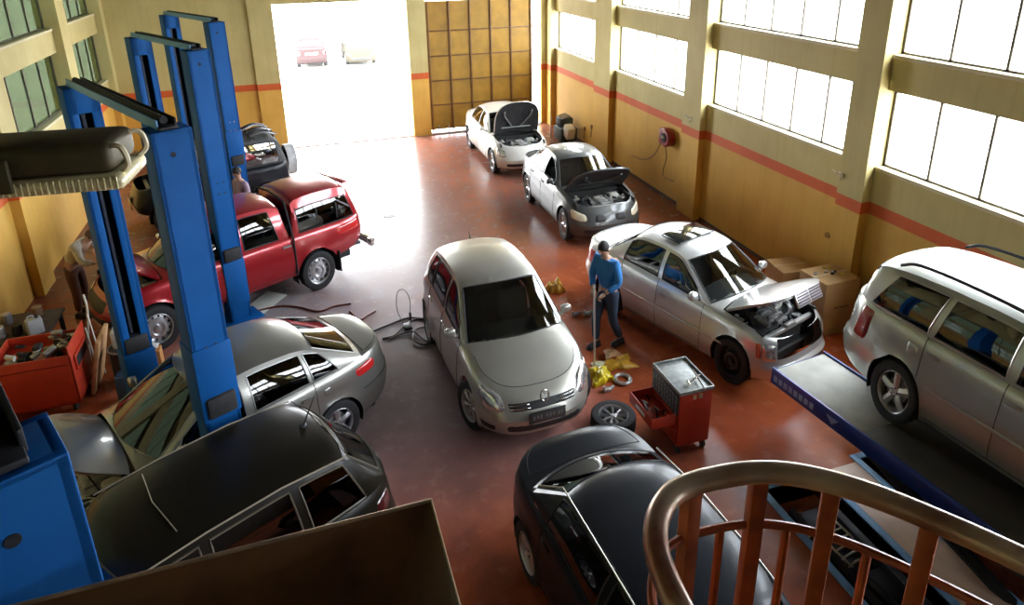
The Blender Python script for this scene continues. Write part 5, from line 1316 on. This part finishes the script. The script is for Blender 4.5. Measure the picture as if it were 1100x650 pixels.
# ceiling strip lamps (seen only in reflections)
# ---------------------------------------------------------------- people
skinm = mat('skin', (.48, .27, .18), .55, noise=.06)
def skin_obj(V_, E_, Rr, sub=2):
    me = D.meshes.new('tmp'); me.from_pydata([tuple(v) for v in V_], E_, []); o = D.objects.new('tmp', me); col.objects.link(o)
    md = o.modifiers.new('s', 'SKIN'); md.use_smooth_shade = True
    for i, r in enumerate(Rr):
        sv = me.skin_vertices[0].data[i]; sv.radius = (r, r) if not isinstance(r, tuple) else r; sv.use_root = (i == 0)
    o.modifiers.new('u', 'SUBSURF').levels = sub
    dg = bpy.context.evaluated_depsgraph_get(); dg.update(); m2 = D.meshes.new_from_object(o.evaluated_get(dg))
    vs = [v.co.copy() for v in m2.vertices]; fs = [tuple(p.vertices) for p in m2.polygons]
    D.objects.remove(o); D.meshes.remove(m2); return vs, fs
def person(loc, deg, J, label, shirt, trousers, shoes, hair, name='person', scale=(1, 1, 1.12)):
    e = empty(name, loc, math.radians(deg), scale); tag(e, label, 'person')
    K = {k: Vector(v) for k, v in J.items()}
    hd = K['head']; nk = K['neck']; up = (hd-nk).normalized()
    fw = K.get('face', Vector((1, 0, -.2))).normalized(); fw = (fw-up*fw.dot(up)).normalized(); sd = up.cross(fw)
    def HB(a, b, c): return hd+fw*a+sd*b+up*c
    names = ['pelvis', 'waist', 'chest', 'neck']
    V_ = [K[n] for n in names]+[HB(-.0, 0, -.09), HB(.0, 0, .0), HB(-.005, 0, .07)]
    E_ = [(0, 1), (1, 2), (2, 3), (3, 4), (4, 5), (5, 6)]; Rr = [(.15, .12), (.13, .105), (.15, .115), .055, .06, (.082, .095), (.07, .08)]
    def chain(start, pts, rs):
        p = start
        for q, r in zip(pts, rs): V_.append(Vector(q)); Rr.append(r); E_.append((p, len(V_)-1)); p = len(V_)-1
    hands = []
    for s in ('l', 'r'):
        chain(2, [K['sh_'+s], K['el_'+s], K['wr_'+s]], [.062, .045, .03])
        hands.append((K['el_'+s], K['wr_'+s], 1 if s == 'l' else -1))
        chain(0, [K['hip_'+s], K['kn_'+s], K['an_'+s]], [.085, .058, .042])
    vs, fs = skin_obj(V_, E_, Rr)
    mb = MB().add(vs, fs)
    # face
    mb.ball(HB(.0, 0, .0), .01, n=6)
    mb.lathe([(.001, .03), (.011, .018), (.016, .0), (.012, -.006), (.001, -.008)], 8, Matrix.Translation(HB(.088, 0, -.012)) @ Matrix([[fw.x, sd.x, up.x, 0], [fw.y, sd.y, up.y, 0], [fw.z, sd.z, up.z, 0], [0, 0, 0, 1]]))
    for s in (-1, 1):
        mb.ball(HB(-.005, s*.084, -.005), .024, (.5, .5, 1.2), 8)
    # hands: palm, four curled fingers, thumb
    for el, wr, s in hands:
        d = (wr-el).normalized(); side_ = d.cross(Vector((0, 0, 1))); side_ = side_.normalized() if side_.length > .1 else Vector((0, 1, 0)); n_ = side_.cross(d)
        c = wr+d*.05
        mb.rbox(-.05, .045, -.04, .04, -.014, .014, .013, M=Matrix.Translation(c) @ Matrix([[d.x, side_.x, n_.x, 0], [d.y, side_.y, n_.y, 0], [d.z, side_.z, n_.z, 0], [0, 0, 0, 1]]))
        for k in range(4):
            b0 = c+d*.04+side_*(-.03+.02*k); ln = (.7, .9, 1., .85)[k]
            mb.tube([b0, b0+d*.03*ln-n_*.004, b0+d*.045*ln-n_*.026, b0+d*.03*ln-n_*.045], [.0095, .009, .008, .007], 6)
        b0 = c-d*.02+side_*.038*s; mb.tube([b0, b0+side_*.022*s+d*.02-n_*.01, b0+side_*.015*s+d*.04-n_*.025], [.011, .01, .008], 6)
    body = mb.build('body', skinm, e, smooth=70)
    eb = MB()
    for s in (-1, 1): eb.ball(HB(.078, s*.032, .012), .010, (1, 1, .7), 8); eb.tube([HB(.086, s*.018, .034), HB(.08, s*.05, .036)], .005, 5)
    eb.tube([HB(.088, -.022, -.052), HB(.092, 0, -.05), HB(.088, .022, -.052)], .004, 5)
    eb.build('eyes_and_mouth', mat('face_dark', (.06, .03, .025), .5), body)
    # hair
    hb = MB(); rows = []
    for i in range(9):
        a = i/8*PI*.62; row = []
        for j in range(17):
            b = j/16*2*PI; f = math.cos(b); lim = 1.-.35*max(0, f)
            aa = a*lim; rr = .098; row.append(HB(rr*math.sin(aa)*f*1.02-.008, rr*.9*math.sin(aa)*math.sin(b), rr*1.12*math.cos(aa)+.018))
        rows.append(row)
    hb.grid(rows); ho = hb.build('hair', hair, e, smooth=70); md = ho.modifiers.new('t', 'SOLIDIFY'); md.thickness = .008
    # shirt
    V_ = [K['waist']*.1+K['pelvis']*.9, K['waist'], K['chest'], K['neck']*.75+K['chest']*.25]; E_ = [(0, 1), (1, 2), (2, 3)]; Rr = [(.178, .148), (.165, .137), (.166, .138), .08]
    for s in ('l', 'r'):
        chain(2, [K['sh_'+s], K['el_'+s], K['wr_'+s]*.82+K['el_'+s]*.18], [.084, .064, .05])
    vs, fs = skin_obj(V_, E_, Rr); MB().add(vs, fs).build('shirt', shirt, e, smooth=70)
    V_ = [K['pelvis'], K['waist']*.35+K['pelvis']*.65]; E_ = [(0, 1)]; Rr = [(.168, .14), (.155, .13)]
    for s in ('l', 'r'):
        chain(0, [K['hip_'+s]-Vector((0, 0, .06)), K['kn_'+s], K['an_'+s]+Vector((0, 0, .03))], [.108, .082, .066])
    vs, fs = skin_obj(V_, E_, Rr); MB().add(vs, fs).build('trousers', trousers, e, smooth=70)
    for s in ('l', 'r'):
        a = K['an_'+s]; sb = MB(); sb.rbox(a.x-.09, a.x+.19, a.y-.048, a.y+.048, a.z-.085, a.z-.0, .035, seg=3); sb.rbox(a.x-.09, a.x+.19, a.y-.05, a.y+.05, a.z-.09, a.z-.068, .01); sb.build('shoe', shoes, e, smooth=60)
    return e
shirt_blue = mat('shirt_blue', (.03, .20, .52), .8, noise=.15, nscale=6, bump=.2)
navy = mat('work_trousers', (.02, .035, .065), .85, noise=.25, nscale=8)
hair_d = mat('hair_dark', (.02, .014, .01), .7)
WALK = dict(pelvis=(0, 0, .95), waist=(.01, 0, 1.10), chest=(.05, 0, 1.34), neck=(.10, 0, 1.50), head=(.155, 0, 1.63), face=(1, .1, -.55),
    sh_l=(.06, .19, 1.42), el_l=(.05, .26, 1.14), wr_l=(.26, .14, 1.00), sh_r=(.08, -.19, 1.42), el_r=(.12, -.25, 1.15), wr_r=(.32, -.06, 1.03),
    hip_l=(0, .095, .90), kn_l=(.02, .12, .49), an_l=(-.20, .12, .09), hip_r=(0, -.095, .90), kn_r=(.18, -.10, .50), an_r=(.16, -.10, .09))
person((4.46, 9.0, 0), 205, WALK, 'mechanic in blue shirt and dark work trousers looking down, holding a long bar', shirt_blue, navy, slot, hair_d)
# the bar he holds
a = MB(); a.tube([(4.02, 8.52, .02), (4.13, 8.84, 1.28)], .017, 8)
b_ = thing_mesh(a, 'steel_bar', mat('bar_steel', (.55, .5, .45), .4, .6), 'long thin steel bar held upright by the mechanic in blue', 'bar')
LEAN = dict(pelvis=(0, 0, .95), waist=(.08, 0, 1.10), chest=(.28, 0, 1.28), neck=(.40, 0, 1.38), head=(.50, 0, 1.45), face=(.6, 0, -1),
    sh_l=(.30, .19, 1.33), el_l=(.42, .24, 1.08), wr_l=(.62, .16, 1.05), sh_r=(.30, -.19, 1.33), el_r=(.42, -.24, 1.08), wr_r=(.62, -.16, 1.05),
    hip_l=(0, .095, .90), kn_l=(.02, .12, .49), an_l=(-.06, .12, .09), hip_r=(0, -.095, .90), kn_r=(.04, -.10, .50), an_r=(.0, -.10, .09))
person((-4.25, 13.1, 0), -25, LEAN, 'person in a pale shirt bending over the open engine of the red pickup', mat('shirt_pale', (.55, .50, .42), .8, noise=.25, nscale=7), mat('trousers_brown', (.12, .05, .03), .85), slot, mat('hair_brown', (.10, .05, .03), .7))
STAND = dict(pelvis=(0, 0, .95), waist=(.0, 0, 1.10), chest=(.02, 0, 1.34), neck=(.04, 0, 1.50), head=(.07, 0, 1.63), face=(1, 0, -.3),
    sh_l=(.02, .19, 1.42), el_l=(.02, .25, 1.14), wr_l=(.18, .20, .95), sh_r=(.02, -.19, 1.42), el_r=(.02, -.25, 1.14), wr_r=(.18, -.20, .95),
    hip_l=(0, .095, .90), kn_l=(.03, .10, .49), an_l=(0, .10, .09), hip_r=(0, -.095, .90), kn_r=(.03, -.10, .50), an_r=(.0, -.10, .09))
person((-1.40, 15.15, 0), 215, STAND, 'person in a lilac shirt standing between the red pickup and the soft-top car', mat('shirt_lilac', (.42, .32, .42), .8, noise=.1), navy, slot, hair_d)
# ---------------------------------------------------------------- light
w = D.worlds.new('world'); bpy.context.scene.world = w; w.use_nodes = True
nt = w.node_tree; bg = nt.nodes['Background']; bg.inputs['Color'].default_value = (.93, .97, 1., 1); bg.inputs['Strength'].default_value = 12.
def area(name, loc, rot, sx, sy, energy, c=(1, 1, 1), portal=False):
    l = D.lights.new(name, 'AREA'); l.shape = 'RECTANGLE'; l.size = sx; l.size_y = sy; l.energy = energy; l.color = c
    if portal: l.cycles.is_portal = True
    o = D.objects.new(name, l); col.objects.link(o); o.location = loc; o.rotation_euler = rot; return o
for a, b in BAYS:
    for z0, z1 in ((2.84, 4.13), (S2, T2)):
        area('window_portal', (XR+.2, (a+b)/2, (z0+z1)/2), (0, math.radians(90), 0), z1-z0, b-a, 1, portal=True)
area('door_portal', ((DX0+DX1)/2, YB+.25, DZ/2), (math.radians(-90), 0, 0), DX1-DX0, DZ, 1, portal=True)
sc = bpy.context.scene
sc.view_settings.view_transform = 'Standard'; sc.view_settings.look = 'None'; sc.view_settings.gamma = 1.; sc.view_settings.use_curve_mapping = False
sc.view_settings.exposure = 1.05
sc.cycles.use_denoising = True
sc.cycles.max_bounces = 8; sc.cycles.transparent_max_bounces = 16; sc.cycles.caustics_reflective = False; sc.cycles.caustics_refractive = False
sc.cycles.sample_clamp_indirect = 6.
